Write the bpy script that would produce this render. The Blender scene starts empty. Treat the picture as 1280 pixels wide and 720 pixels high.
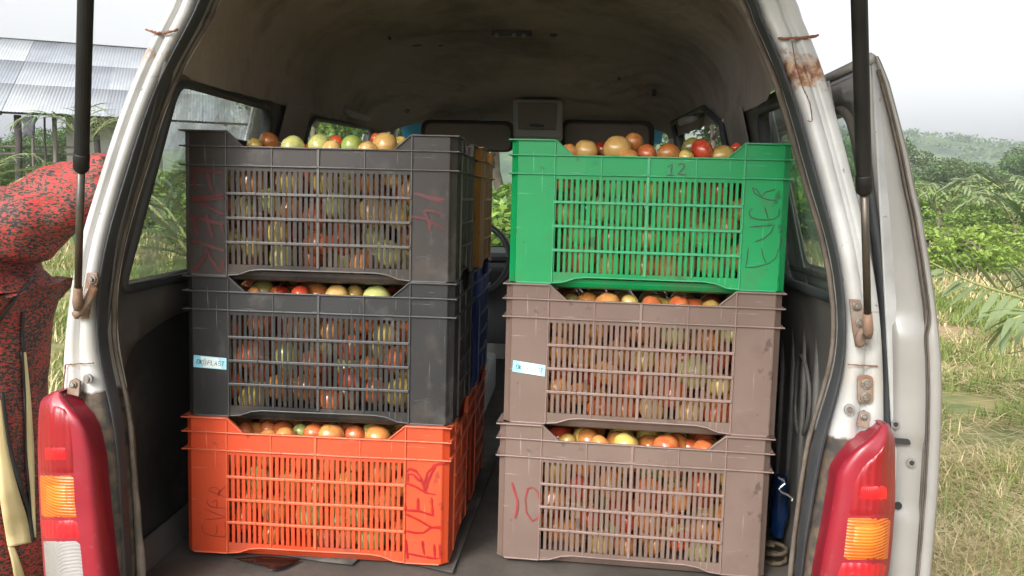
import bpy, bmesh, math, random
import numpy as np
from mathutils import Vector, Matrix, noise
from mathutils.geometry import delaunay_2d_cdt
from mathutils.bvhtree import BVHTree
random.seed(7)
rnd = random.Random(11)
R = math.radians
S = bpy.context.scene
COL = S.collection

# ---------------------------------------------------------------- camera
FPX = 1101.0
YAW, PITCH, ROLL = .0614, .102, .0259
CAM = Vector((.154, -1.43, 1.3825))
_cy, _sy, _cp, _sp, _cr, _sr = math.cos(YAW), math.sin(YAW), math.cos(PITCH), math.sin(PITCH), math.cos(ROLL), math.sin(ROLL)
CF = Vector((-_sy*_cp, _cy*_cp, -_sp))
_r0 = Vector((_cy, _sy, 0)); _u0 = _r0.cross(CF)
CR = _r0*_cr + _u0*_sr
CU = -_r0*_sr + _u0*_cr
cd = bpy.data.cameras.new('camera'); cam = bpy.data.objects.new('camera', cd); COL.objects.link(cam)
cam.matrix_world = Matrix(((CR.x, CU.x, -CF.x, CAM.x), (CR.y, CU.y, -CF.y, CAM.y), (CR.z, CU.z, -CF.z, CAM.z), (0, 0, 0, 1)))
cd.sensor_width = 36; cd.lens = 36*FPX/1280; cd.clip_start = .02; cd.clip_end = 3000
S.camera = cam

# ---------------------------------------------------------------- sky, sun, exposure
SUN_EL, SUN_AZ = R(33), R(205)      # azimuth measured clockwise from +Y
w = bpy.data.worlds.new("World"); S.world = w; w.use_nodes = True
nt = w.node_tree; nt.nodes.clear()
sky = nt.nodes.new('ShaderNodeTexSky'); sky.sky_type = 'NISHITA'; sky.sun_disc = False
sky.sun_elevation = SUN_EL; sky.sun_rotation = SUN_AZ; sky.air_density = 1.6; sky.dust_density = 6; sky.ozone_density = 1.0
hs = nt.nodes.new('ShaderNodeHueSaturation'); hs.inputs['Saturation'].default_value = .06
bg = nt.nodes.new('ShaderNodeBackground'); bg.inputs[1].default_value = .15
wo = nt.nodes.new('ShaderNodeOutputWorld')
nt.links.new(sky.outputs[0], hs.inputs['Color']); nt.links.new(hs.outputs[0], bg.inputs[0]); nt.links.new(bg.outputs[0], wo.inputs[0])
sl = bpy.data.lights.new('sun', 'SUN'); sun = bpy.data.objects.new('sun', sl); COL.objects.link(sun)
sl.energy = .9; sl.angle = R(10); sl.color = (1, .97, .92)
sd = Vector((math.sin(SUN_AZ)*math.cos(SUN_EL), math.cos(SUN_AZ)*math.cos(SUN_EL), math.sin(SUN_EL)))
sun.rotation_euler = sd.to_track_quat('Z', 'Y').to_euler()
S.view_settings.view_transform = 'Standard'; S.view_settings.look = 'None'
S.view_settings.exposure = 1.25; S.view_settings.gamma = 1
S.render.engine = 'CYCLES'
S.cycles.use_denoising = True
S.cycles.max_bounces = 8; S.cycles.transparent_max_bounces = 16; S.cycles.volume_bounces = 0

# ---------------------------------------------------------------- pixel helpers (photo pixels -> a point at a known depth)
def ray(u, v): return CF + CR*((u-640)/FPX) + CU*((360-v)/FPX)
def P(u, v, x=None, y=None, z=None):
    d = ray(u, v)
    k, val = (0, x) if x is not None else (1, y) if y is not None else (2, z)
    return CAM + d*((val-CAM[k])/d[k])
def lerp(a, b, t): return a+(b-a)*t
def interp(x, xs, ys): return float(np.interp(x, xs, ys))

# ---------------------------------------------------------------- object helpers
def link(name, me, parent=None):
    o = bpy.data.objects.new(name, me); COL.objects.link(o)
    if parent is not None: o.parent = parent
    return o
def tag(o, label=None, cat=None, group=None, kind=None):
    if label: o['label'] = label
    if cat: o['category'] = cat
    if group: o['group'] = group
    if kind: o['kind'] = kind
    return o
def empty(name, loc=(0, 0, 0), rz=0):
    o = bpy.data.objects.new(name, None); COL.objects.link(o); o.location = loc; o.rotation_euler = (0, 0, rz); o.empty_display_size = .1
    return o
class MB:
    def __init__(s): s.v = []; s.f = []; s.m = []; s.att = None
    def add(s, vs, fs, mi=0):
        b = len(s.v); s.v += [tuple(p) for p in vs]; s.f += [tuple(i+b for i in f) for f in fs]; s.m += [mi]*len(fs); return s
    def box(s, x0, x1, y0, y1, z0, z1, mi=0):
        return s.add([(x0,y0,z0),(x1,y0,z0),(x1,y1,z0),(x0,y1,z0),(x0,y0,z1),(x1,y0,z1),(x1,y1,z1),(x0,y1,z1)],
                     [(0,3,2,1),(4,5,6,7),(0,1,5,4),(1,2,6,5),(2,3,7,6),(3,0,4,7)], mi)
    def tube(s, pts, r, n=8, mi=0, caps=True, flat=None, closed=False):
        pts = [Vector(p) for p in pts]; N = len(pts); vs = []; up = None
        for i, p in enumerate(pts):
            if closed: t = pts[(i+1) % N]-pts[i-1]
            else: t = pts[min(i+1, N-1)]-pts[max(i-1, 0)]
            t = t.normalized() if t.length > 1e-9 else Vector((0, 0, 1))
            if up is None:
                up = Vector(flat) if flat else (Vector((0, 0, 1)) if abs(t.z) < .9 else Vector((1, 0, 0)))
            a = (up-t*up.dot(t)).normalized(); up = a; b = t.cross(a)
            rr = r[i] if isinstance(r, list) else r
            ra, rb = rr if isinstance(rr, tuple) else (rr, rr)
            for k in range(n):
                th = 2*math.pi*k/n; vs.append(p+a*math.cos(th)*ra+b*math.sin(th)*rb)
        fs = []
        for i in range(N if closed else N-1):
            j = (i+1) % N
            for k in range(n): fs.append((i*n+k, i*n+(k+1) % n, j*n+(k+1) % n, j*n+k))
        if caps and not closed: fs += [tuple(range(n-1, -1, -1)), tuple(range((N-1)*n, N*n))]
        return s.add(vs, fs, mi)
    def loft(s, rows, mi=0, closed=False):
        n = len(rows[0]); vs = [p for r_ in rows for p in r_]; fs = []
        for i in range(len(rows)-1):
            for k in range(n if closed else n-1):
                fs.append((i*n+k, i*n+(k+1) % n, (i+1)*n+(k+1) % n, (i+1)*n+k))
        return s.add(vs, fs, mi)
    def prism(s, poly, d, mi=0):      # poly: list of 3D points, d: extrusion vector
        n = len(poly); vs = [Vector(p) for p in poly]+[Vector(p)+Vector(d) for p in poly]
        return s.add(vs, [tuple(range(n-1, -1, -1)), tuple(range(n, 2*n))]+[(i, (i+1) % n, n+(i+1) % n, n+i) for i in range(n)], mi)
    def disc(s, c, ax, r, h, n=14, mi=0):
        c = Vector(c); ax = Vector(ax).normalized(); return s.tube([c, c+ax*h], r, n, mi)
    def mesh(s, name, mats, smooth=False):
        me = bpy.data.meshes.new(name); me.from_pydata([tuple(p) for p in s.v], [], s.f)
        for m in (mats if isinstance(mats, (list, tuple)) else [mats]): me.materials.append(m)
        if any(s.m): me.polygons.foreach_set('material_index', s.m)
        if smooth: me.polygons.foreach_set('use_smooth', [True]*len(s.f))
        me.update(); return me
    def build(s, name, mats, parent=None, smooth=False, bevel=0, fixn=False, auto=False):
        me = s.mesh(name, mats, smooth)
        if fixn:
            bm = bmesh.new(); bm.from_mesh(me); bmesh.ops.recalc_face_normals(bm, faces=bm.faces); bm.to_mesh(me); bm.free()
        o = link(name, me, parent)
        if bevel:
            b = o.modifiers.new('b', 'BEVEL'); b.width = bevel; b.segments = 2; b.limit_method = 'ANGLE'; b.angle_limit = R(40)
        return o
def solid(o, t, off=0):
    m = o.modifiers.new('s', 'SOLIDIFY'); m.thickness = t; m.offset = off; return o
def inpoly(p, poly):
    x, y = p; c = False; j = len(poly)-1
    for i in range(len(poly)):
        xi, yi = poly[i]; xj, yj = poly[j]
        if (yi > y) != (yj > y) and x < (xj-xi)*(y-yi)/(yj-yi)+xi: c = not c
        j = i
    return c
def rounded(poly, r, n=5):
    out = []
    N = len(poly)
    for i in range(N):
        p = Vector(poly[i]); a = Vector(poly[i-1]); b = Vector(poly[(i+1) % N])
        rr = r[i] if isinstance(r, list) else r
        if rr <= 0: out.append(tuple(p)); continue
        pa = p+(a-p).normalized()*min(rr, (a-p).length*.45); pb = p+(b-p).normalized()*min(rr, (b-p).length*.45)
        for k in range(n+1):
            t = k/n; q = pa*(1-t)**2+p*2*t*(1-t)+pb*t*t; out.append(tuple(q))
    return out
def plate(outer, holes, step):
    vs = []; es = []
    for loop in [outer]+holes:
        b = len(vs); n = len(loop)
        vs += [Vector(p) for p in loop]; es += [(b+i, b+(i+1) % n) for i in range(n)]
    xs = [p[0] for p in outer]; ys = [p[1] for p in outer]
    x = min(xs)+step*.5
    while x < max(xs):
        y = min(ys)+step*.5
        while y < max(ys):
            if inpoly((x, y), outer) and not any(inpoly((x, y), h) for h in holes): vs.append(Vector((x, y)))
            y += step
        x += step
    r = delaunay_2d_cdt(vs, es, [], 0, 1e-5)
    V, F = r[0], r[2]; out = []
    for f in F:
        c = (sum(V[i].x for i in f)/len(f), sum(V[i].y for i in f)/len(f))
        if inpoly(c, outer) and not any(inpoly(c, h) for h in holes): out.append(tuple(f))
    return V, out

# ---------------------------------------------------------------- materials
def nodes(name):
    m = bpy.data.materials.new(name); m.use_nodes = True; t = m.node_tree
    return m, t, t.nodes['Principled BSDF'], t.nodes['Material Output']
def pm(name, c1, c2=None, scale=8, rough=.6, rough2=None, bump=0, bscale=None, metal=0, spec=.5, coat=0, dirt=None, stretch=None, detail=4, sss=0, bdist=.002):
    """procedural colour between c1 and c2 by noise; dirt=(colour, scale, low, high)"""
    m, t, b, o = nodes(name); L = t.links.new; N = t.nodes.new
    tc = N('ShaderNodeTexCoord'); mp = N('ShaderNodeMapping'); L(tc.outputs['Object'], mp.inputs[0])
    if stretch: mp.inputs['Scale'].default_value = stretch
    n = N('ShaderNodeTexNoise'); n.inputs['Scale'].default_value = scale; n.inputs['Detail'].default_value = detail; L(mp.outputs[0], n.inputs['Vector'])
    cr = N('ShaderNodeValToRGB'); cr.color_ramp.elements[0].position = .3; cr.color_ramp.elements[1].position = .7
    cr.color_ramp.elements[0].color = (*c1, 1); cr.color_ramp.elements[1].color = (*(c2 or c1), 1); L(n.outputs[0], cr.inputs[0])
    col = cr.outputs[0]
    if dirt:
        dc, ds, lo, hi = dirt
        n2 = N('ShaderNodeTexNoise'); n2.inputs['Scale'].default_value = ds; n2.inputs['Detail'].default_value = 8; n2.inputs['Roughness'].default_value = .65; L(tc.outputs['Object'], n2.inputs['Vector'])
        mr = N('ShaderNodeMapRange'); mr.inputs[1].default_value = lo; mr.inputs[2].default_value = hi; L(n2.outputs[0], mr.inputs[0])
        mx = N('ShaderNodeMix'); mx.data_type = 'RGBA'; L(mr.outputs[0], mx.inputs[0]); L(col, mx.inputs[6]); mx.inputs[7].default_value = (*dc, 1); col = mx.outputs[2]
    L(col, b.inputs['Base Color'])
    if rough2 is not None:
        mr = N('ShaderNodeMapRange'); mr.inputs[3].default_value = rough; mr.inputs[4].default_value = rough2; mr.inputs[1].default_value = .3; mr.inputs[2].default_value = .7
        L(n.outputs[0], mr.inputs[0]); L(mr.outputs[0], b.inputs['Roughness'])
    else: b.inputs['Roughness'].default_value = rough
    b.inputs['Metallic'].default_value = metal; b.inputs['Specular IOR Level'].default_value = spec; b.inputs['Coat Weight'].default_value = coat
    if sss:
        b.inputs['Subsurface Weight'].default_value = sss; b.inputs['Subsurface Radius'].default_value = (.01, .004, .002)
    if bump:
        n3 = N('ShaderNodeTexNoise'); n3.inputs['Scale'].default_value = bscale or scale*6; n3.inputs['Detail'].default_value = 6; L(mp.outputs[0], n3.inputs['Vector'])
        bp = N('ShaderNodeBump'); bp.inputs['Strength'].default_value = bump; bp.inputs['Distance'].default_value = bdist; L(n3.outputs[0], bp.inputs['Height']); L(bp.outputs[0], b.inputs['Normal'])
    return m
def glass_mat(name, tint, gloss=.12, dust=.05):
    m, t, b, o = nodes(name); t.nodes.remove(b); L = t.links.new; N = t.nodes.new
    tr = N('ShaderNodeBsdfTransparent'); tr.inputs[0].default_value = (*tint, 1)
    gl = N('ShaderNodeBsdfGlossy'); gl.inputs[0].default_value = (.9, 1, .95, 1); gl.inputs[1].default_value = .03
    lw = N('ShaderNodeLayerWeight'); lw.inputs[0].default_value = .25
    mr = N('ShaderNodeMapRange'); mr.inputs[3].default_value = gloss*.5; mr.inputs[4].default_value = gloss*3.5; L(lw.outputs['Fresnel'], mr.inputs[0])
    m1 = N('ShaderNodeMixShader'); L(mr.outputs[0], m1.inputs[0]); L(tr.outputs[0], m1.inputs[1]); L(gl.outputs[0], m1.inputs[2])
    df = N('ShaderNodeBsdfDiffuse'); df.inputs[0].default_value = (.52, .56, .52, 1)
    tc = N('ShaderNodeTexCoord'); n = N('ShaderNodeTexNoise'); n.inputs['Scale'].default_value = 9; n.inputs['Detail'].default_value = 9; n.inputs['Roughness'].default_value = .7; L(tc.outputs['Object'], n.inputs['Vector'])
    mr2 = N('ShaderNodeMapRange'); mr2.inputs[1].default_value = .4; mr2.inputs[2].default_value = .8; mr2.inputs[3].default_value = dust*.4; mr2.inputs[4].default_value = dust*4; L(n.outputs[0], mr2.inputs[0])
    m2 = N('ShaderNodeMixShader'); L(mr2.outputs[0], m2.inputs[0]); L(m1.outputs[0], m2.inputs[1]); L(df.outputs[0], m2.inputs[2]); L(m2.outputs[0], o.inputs[0])
    return m

M = {}
def paint_mat(name):
    """off-white van paint with an attribute 'wear': R rust, G black grime, B tan dust"""
    m, t, b, o = nodes(name); L = t.links.new; N = t.nodes.new
    tc = N('ShaderNodeTexCoord'); at = N('ShaderNodeAttribute'); at.attribute_name = 'wear'; sp = N('ShaderNodeSeparateColor'); L(at.outputs['Color'], sp.inputs[0])
    n0 = N('ShaderNodeTexNoise'); n0.inputs['Scale'].default_value = 7; n0.inputs['Detail'].default_value = 8; L(tc.outputs['Object'], n0.inputs['Vector'])
    cr = N('ShaderNodeValToRGB'); cr.color_ramp.elements[0].position = .3; cr.color_ramp.elements[0].color = (.27, .26, .245, 1); cr.color_ramp.elements[1].position = .6; cr.color_ramp.elements[1].color = (.43, .43, .42, 1); L(n0.outputs[0], cr.inputs[0])
    col = cr.outputs[0]
    def layer(col, att, dc, ds, gain, c2=None):
        n = N('ShaderNodeTexNoise'); n.inputs['Scale'].default_value = ds; n.inputs['Detail'].default_value = 9; n.inputs['Roughness'].default_value = .7; L(tc.outputs['Object'], n.inputs['Vector'])
        a = N('ShaderNodeMath'); a.operation = 'ADD'; L(n.outputs[0], a.inputs[0]); L(att, a.inputs[1])
        mr = N('ShaderNodeMapRange'); mr.inputs[1].default_value = .95; mr.inputs[2].default_value = .95+gain; L(a.outputs[0], mr.inputs[0])
        mx = N('ShaderNodeMix'); mx.data_type = 'RGBA'; L(mr.outputs[0], mx.inputs[0]); L(col, mx.inputs[6])
        if c2:
            n2 = N('ShaderNodeTexNoise'); n2.inputs['Scale'].default_value = ds*2.5; L(tc.outputs['Object'], n2.inputs['Vector'])
            r2 = N('ShaderNodeValToRGB'); r2.color_ramp.elements[0].position = .4; r2.color_ramp.elements[1].position = .6; r2.color_ramp.elements[0].color = (*dc, 1); r2.color_ramp.elements[1].color = (*c2, 1); L(n2.outputs[0], r2.inputs[0]); L(r2.outputs[0], mx.inputs[7])
        else: mx.inputs[7].default_value = (*dc, 1)
        return mx.outputs[2], mr.outputs[0]
    col, _ = layer(col, sp.outputs['Blue'], (.33, .27, .19), 14, .5)
    col, k = layer(col, sp.outputs['Red'], (.16, .065, .03), 30, .12, (.40, .26, .17))
    col, g = layer(col, sp.outputs['Green'], (.03, .027, .024), 18, .18, (.085, .06, .04))
    for sc_, th_, cc_ in (((70, 70, 70), .70, (.13, .06, .03)), ((10, 10, 150), .71, (.22, .19, .15)), ((200, 200, 14), .72, (.24, .21, .17))):
        mp = N('ShaderNodeMapping'); mp.inputs['Scale'].default_value = sc_; L(tc.outputs['Object'], mp.inputs[0]); n = N('ShaderNodeTexNoise'); n.inputs['Scale'].default_value = 1; n.inputs['Detail'].default_value = 3; L(mp.outputs[0], n.inputs['Vector'])
        mr = N('ShaderNodeMapRange'); mr.inputs[1].default_value = th_; mr.inputs[2].default_value = th_+.04; mr.inputs[4].default_value = .8; L(n.outputs[0], mr.inputs[0]); x_ = N('ShaderNodeMix'); x_.data_type = 'RGBA'; L(mr.outputs[0], x_.inputs[0]); L(col, x_.inputs[6]); x_.inputs[7].default_value = (*cc_, 1); col = x_.outputs[2]
    L(col, b.inputs['Base Color'])
    mx = N('ShaderNodeMath'); mx.operation = 'MAXIMUM'; L(k, mx.inputs[0]); L(g, mx.inputs[1])
    mr = N('ShaderNodeMapRange'); mr.inputs[3].default_value = .38; mr.inputs[4].default_value = .85; L(mx.outputs[0], mr.inputs[0]); L(mr.outputs[0], b.inputs['Roughness'])
    b.inputs['Coat Weight'].default_value = .15
    bp = N('ShaderNodeBump'); bp.inputs['Strength'].default_value = .5; bp.inputs['Distance'].default_value = .002; bp.invert = True; L(k, bp.inputs['Height'])
    b2 = N('ShaderNodeBump'); b2.inputs['Strength'].default_value = .15; b2.inputs['Distance'].default_value = .004; L(n0.outputs[0], b2.inputs['Height']); L(bp.outputs[0], b2.inputs['Normal']); L(b2.outputs[0], b.inputs['Normal'])
    return m
M['paint'] = paint_mat('worn_white_paint')
M['silver'] = pm('door_inner_paint', (.21, .20, .185), (.27, .26, .245), 6, .42, bump=.1, dirt=((.30, .25, .19), 5, .62, .85), coat=.2)
M['rubber'] = pm('seal_rubber', (.018, .02, .022), (.035, .037, .04), 12, .5, .7, bump=.3, dirt=((.12, .10, .075), 22, .62, .85))
M['trim'] = pm('dirty_trim', (.055, .044, .034), (.12, .094, .072), 18, .8, bump=.7, bscale=60, dirt=((.05, .04, .03), 25, .5, .7), bdist=.003)
M['rust'] = pm('rust', (.20, .075, .035), (.12, .05, .03), 60, .9, bump=.8, bdist=.002)
M['rustmetal'] = pm('rusty_steel', (.22, .19, .16), (.20, .10, .055), 35, .6, .85, bump=.5, metal=.35)
M['bolt'] = pm('bolt_steel', (.25, .24, .22), (.15, .10, .07), 80, .5, metal=.7, bump=.3)
M['strut'] = pm('strut_black', (.006, .006, .006), (.011, .0105, .010), 30, .45, .65, spec=.3, dirt=((.16, .15, .14), 60, .70, .8))
M['rod'] = pm('strut_rod', (.06, .055, .05), (.10, .08, .06), 30, .35, metal=.6)
M['liner'] = pm('headliner', (.185, .158, .144), (.275, .240, .222), 2.2, .95, bump=.6, bscale=18, dirt=((.075, .062, .052), 3.2, .48, .72), bdist=.012)
M['linercut'] = pm('roof_channel', (.05, .035, .03), (.07, .05, .045), 8, .9)
M['wallin'] = pm('inner_steel_grey', (.05, .048, .044), (.085, .08, .072), 5, .55, .75, bump=.3, dirt=((.16, .14, .12), 7, .6, .85))
M['mat'] = pm('rubber_liner', (.014, .013, .012), (.028, .025, .023), 5, .6, .8, bump=.5, bscale=12, dirt=((.09, .08, .072), 4, .55, .8), bdist=.01)
M['floor'] = pm('cargo_floor', (.055, .046, .038), (.095, .080, .067), 6, .85, bump=.5, dirt=((.045, .036, .03), 9, .5, .7), bdist=.004)
M['floormat'] = pm('floor_mat', (.032, .027, .023), (.055, .046, .040), 5, .8, bump=.6, bscale=9, dirt=((.15, .13, .11), 7, .55, .8), bdist=.008)
M['stain'] = pm('wet_stain', (.012, .005, .004), (.018, .007, .005), 20, .3)
M['glass'] = glass_mat('side_glass', (.80, .87, .83), .22, .30)
M['glass_clear'] = glass_mat('clearer_side_glass', (.86, .92, .88), .10, .07)
M['windshield'] = glass_mat('windshield_glass', (.80, .88, .84), .06, .03)
M['shade'] = pm('blue_band', (.10, .45, .70), None, 4, .3)
M['tan'] = pm('visor_vinyl', (.13, .115, .10), (.16, .14, .12), 8, .8, bump=.2)
M['greyplastic'] = pm('grey_plastic', (.17, .165, .155), (.21, .20, .19), 8, .5)
M['blackplastic'] = pm('black_plastic', (.014, .014, .015), (.022, .022, .023), 10, .5)
M['seatcloth'] = pm('seat_cloth', (.30, .30, .30), (.40, .40, .40), 20, .9, bump=.4)
M['chrome'] = pm('wheel_steel', (.5, .5, .5), None, 5, .3, metal=.9)
M['tyre'] = pm('tyre', (.015, .015, .015), (.03, .028, .025), 20, .85, bump=.4)
def lens_mat(name, c1, c2, axis, ribs, rough=.18, dust=(.36, .14, .13), lo=.60, hi=.95, emis=0):
    m = pm(name, c1, c2, 9, .34, coat=.12, dirt=(dust, 75, lo, hi)); t = m.node_tree; b = t.nodes['Principled BSDF']; L = t.links.new; N = t.nodes.new
    b.inputs['Subsurface Weight'].default_value = .0
    tc = N('ShaderNodeTexCoord'); wv = N('ShaderNodeTexWave'); wv.bands_direction = axis; wv.inputs['Scale'].default_value = ribs; L(tc.outputs['Object'], wv.inputs['Vector'])
    bp = N('ShaderNodeBump'); bp.inputs['Strength'].default_value = .6; bp.inputs['Distance'].default_value = .0015; L(wv.outputs['Fac'], bp.inputs['Height']); L(bp.outputs[0], b.inputs['Normal'])
    return m
M['lens_red'] = lens_mat('red_lens', (.38, .006, .012), (.50, .012, .02), 'X', 26)
M['lens_dark'] = lens_mat('dark_red_lens', (.17, .003, .007), (.25, .006, .012), 'X', 26)
M['lens_bright'] = lens_mat('bright_red_reflector', (.85, .008, .015), (.75, .01, .015), 'X', 110, lo=.75)
M['lens_border'] = lens_mat('lens_border_red', (.18, .007, .015), (.25, .012, .026), 'Z', 3, dust=(.34, .13, .13), lo=.60, hi=1.0)
M['lens_amber2'] = lens_mat('amber_reflector_lens', (.58, .12, .008), (.66, .17, .015), 'Z', 60, dust=(.45, .25, .12), lo=.62)
M['lens_amber'] = lens_mat('amber_lens', (.46, .085, .006), (.56, .115, .010), 'Z', 60, dust=(.45, .25, .12), lo=.62)
M['lens_clear'] = lens_mat('clear_lens', (.20, .185, .175), (.28, .26, .245), 'Z', 130, dust=(.25, .2, .18))

def smooth_curve(pts, n):
    """Catmull-Rom through points"""
    pts = [Vector(p) for p in pts]; out = []
    N = len(pts)
    for k in range(n):
        s = k/(n-1)*(N-1); i = min(int(s), N-2); t = s-i
        p0, p1, p2, p3 = pts[max(i-1, 0)], pts[i], pts[i+1], pts[min(i+2, N-1)]
        out.append(.5*((2*p1)+(-p0+p2)*t+(2*p0-5*p1+4*p2-p3)*t*t+(-p0+3*p1-3*p2+p3)*t**3))
    return out

# ================================================================= THE VAN
FL = .65
van = tag(empty('van', (0, 0, 0)), 'old white minivan seen from behind, rear hatch open, loaded with tomato crates', 'van')
def yf(z): return 0 if z < 1.2 else .14*((z-1.2)/.7)**1.3
def trace(pts, dy=0):
    out = []
    for u, v in pts:
        z = 1.3
        for _ in range(6): q = P(u, v, y=yf(z)+dy); z = q.z
        out.append((q.z, q.x))
    out.sort(); return [a for a, b in out], [b for a, b in out]
LT = {
 'outer': [(210,0),(188,35),(168,80),(152,120),(141,150),(125,200),(114,240),(103,269),(90,319),(81,373),(74,420),(70,470),(66,560),(66,720)],
 'white': [(246,0),(230,35),(205,80),(188,120),(177,150),(160,200),(148,240),(139,272),(130,297),(124,337),(119,388),(117,424),(119,440),(122,463),(134,498),(142,537),(150,595),(154,654),(156,720)],
 'seal': [(262,0),(252,35),(220,80),(204,120),(193,150),(178,200),(166,240),(156,270),(148,297),(140,337),(135,380),(134,417),(139,450),(150,490),(156,518),(159,557),(161,615),(165,673),(167,720)],
 'trim': [(275,0),(262,35),(232,80),(213,120),(202,150),(188,200),(176,240),(165,270),(157,300),(150,334),(146,373),(146,417),(149,445),(159,487),(169,525),(171,576),(175,634),(181,681),(185,720)]}
RT = {
 'outer': [(998,0),(1020,43),(1028,63),(1035,87),(1043,113),(1053,150),(1067,200),(1075,240),(1083,269),(1093,308),(1100,344),(1108,417),(1111,460),(1112,526),(1113,600),(1112,720)],
 'white': [(945,0),(963,40),(987,90),(1003,143),(1020,200),(1032,245),(1045,290),(1054,334),(1059,380),(1060,417),(1060,440),(1058,471),(1046,515),(1039,537),(1033,568),(1023,615),(1013,673),(1004,720)],
 'seal': [(930,0),(950,43),(972,93),(987,140),(1003,200),(1017,250),(1034,300),(1043,350),(1047,399),(1047,440),(1041,471),(1029,498),(1017,537),(1011,568),(1004,615),(996,673),(992,720)],
 'trim': [(920,0),(940,43),(962,93),(978,140),(995,200),(1010,250),(1026,300),(1035,350),(1039,399),(1040,440),(1034,468),(1023,498),(1009,537),(1004,568),(997,615),(991,662),(984,720)]}
DYK = {'outer': .0, 'white': .012, 'seal': .030, 'trim': .050}
LC = {k: trace(v, DYK[k]) for k, v in LT.items()}; RC = {k: trace(v, DYK[k]) for k, v in RT.items()}
ZT = 1.69; CROWN = {'outer': 1.97, 'white': 1.905, 'seal': 1.875, 'trim': 1.86}
ZST = [.46+(ZT-.46)*i/44 for i in range(45)]
def side_x(C, z):
    zs, xs = C
    if z < zs[0]: return xs[0]
    return interp(z, zs, xs)
def ring(key):
    """points (x,z) from bottom left over the top to bottom right"""
    L = [side_x(LC[key], z) for z in ZST]; Rr = [side_x(RC[key], z) for z in ZST]
    def sm(a):
        for _ in range(4): a = [a[0]]+[(a[i-1]+2*a[i]+a[i+1])/4 for i in range(1, len(a)-1)]+[a[-1]]
        return a
    L, Rr = sm(L), sm(Rr); xc = (L[-1]+Rr[-1])/2; cz = CROWN[key]
    def arc(x0, tx):
        a = Vector((x0, ZT)); b = a+Vector((tx, .10)); d = Vector((xc, cz)); c = Vector((lerp(x0, xc, .28), cz))
        return [a*(1-t)**3+b*3*t*(1-t)**2+c*3*t*t*(1-t)+d*t**3 for t in [i/14 for i in range(15)]]
    la = arc(L[-1], (L[-1]-L[-3])*1.0); ra = arc(Rr[-1], (Rr[-1]-Rr[-3])*1.0)
    pts = [(L[i], ZST[i]) for i in range(45)]+[tuple(p) for p in la[1:]]+[tuple(p) for p in reversed(ra[1:-1])]+[(Rr[i], ZST[i]) for i in range(44, -1, -1)]
    return pts
RG = {k: ring(k) for k in CROWN}
NR = len(RG['outer'])
def row(key, dy, key2=None, t=0, out=0):
    a = RG[key]; b = RG[key2] if key2 else a; res = []
    for i in range(NR):
        x, z = lerp(a[i][0], b[i][0], t), lerp(a[i][1], b[i][1], t)
        if out:
            x += out*(1 if x > 0 else -1)*(1 if z < ZT else max(0, abs(x)/.55)); z += out*(0 if z < ZT-.05 else 1)*(1-min(1, abs(x)/.6))
        res.append(Vector((x, yf(z)+dy, z)))
    return res
# white rear frame
b = MB()
rows = [row('outer', .20, out=.028), row('outer', .09, out=.016), row('outer', .045, out=.004), row('outer', .018, 'white', .04), row('outer', .004, 'white', .14),
        row('outer', 0, 'white', .3), row('outer', .001, 'white', .44), row('outer', .010, 'white', .50), row('outer', .008, 'white', .56), row('outer', .002, 'white', .62), row('outer', .002, 'white', .8),
        row('outer', .006, 'white', .94), row('white', .016), row('white', .05, 'seal', .5), row('seal', .055, 'trim', .6)]
b.loft(rows)
fr = b.build('rear_frame', M['paint'], van, smooth=True, fixn=True)
ca = fr.data.color_attributes.new('wear', 'FLOAT_COLOR', 'POINT')
def prx(q):
    d = q-CAM; wv = d.dot(CF); return 640+FPX*d.dot(CR)/wv, 360-FPX*d.dot(CU)/wv
for i, vv in enumerate(fr.data.vertices):
    z, x = vv.co.z, vv.co.x; ri = i//NR
    rust = grime = dust = 0.0
    if abs(z-1.62) < .12: rust = max(rust, (.50 if x < 0 else .58)*max(0, 1-(abs(z-(1.612 if x < 0 else 1.603))/(.042 if x < 0 else .066))**2)); dust = .5*max(0, 1-abs(z-1.61)/.12)
    rust = max(rust, (.34 if x < 0 else .42)*max(0, 1-abs(z-1.155)/.06))
    dust = max(dust, .62*max(0, 1-abs(z-1.11)/.12)) 
    dust = max(dust, .38)
    if z > 1.66: dust = .42; grime = max(grime, .30)
    if ri in (11, 12): dust = max(dust, .38); rust = max(rust, .2)
    if ri in (6, 7, 8): dust = max(dust, .40)
    zg = 1.045 if x < 0 else 1.02
    t = max(0, min(1, (zg+.005-z)/.03)); 
    if ri >= 4: grime = 1.0*t; 
    if z < .98: grime = 1.0
    ca.data[i].color = (rust, grime, dust, 1)
# weather seal and dirty trim strip
def band(name, a, bb, mat, dy, bulge, n=5, t0=0, t1=1, wob=0):
    rows = []
    for k in range(n):
        t = k/(n-1); rr = []
        for i in range(NR):
            tt = lerp(t0, t1, t); x = lerp(RG[a][i][0], RG[bb][i][0], tt); z = lerp(RG[a][i][1], RG[bb][i][1], tt)
            nz = wob*noise.noise(Vector((x*9, 3, z*17)))*(1 if k == n-1 else .3)
            x -= nz*(1 if x > 0 else -1)
            rr.append(Vector((x, yf(z)+dy-bulge*math.sin(math.pi*min(1, max(0, t)))+(wob*.4*noise.noise(Vector((x*30, z*30, 1))) if wob else 0), z)))
        rows.append(rr)
    m = MB(); m.loft(rows); return m.build(name, mat, van, smooth=True)
ws = band('weather_seal', 'white', 'seal', M['rubber'], .026, .022, 9, .04, 1.0)
band('seal_lip', 'white', 'seal', M['rubber'], .012, .012, 4, .55, .72)
et = band('edge_trim', 'seal', 'trim', M['trim'], .045, .003, 5, -.05, 1.0, wob=.005)
solid(et, .006)
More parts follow.
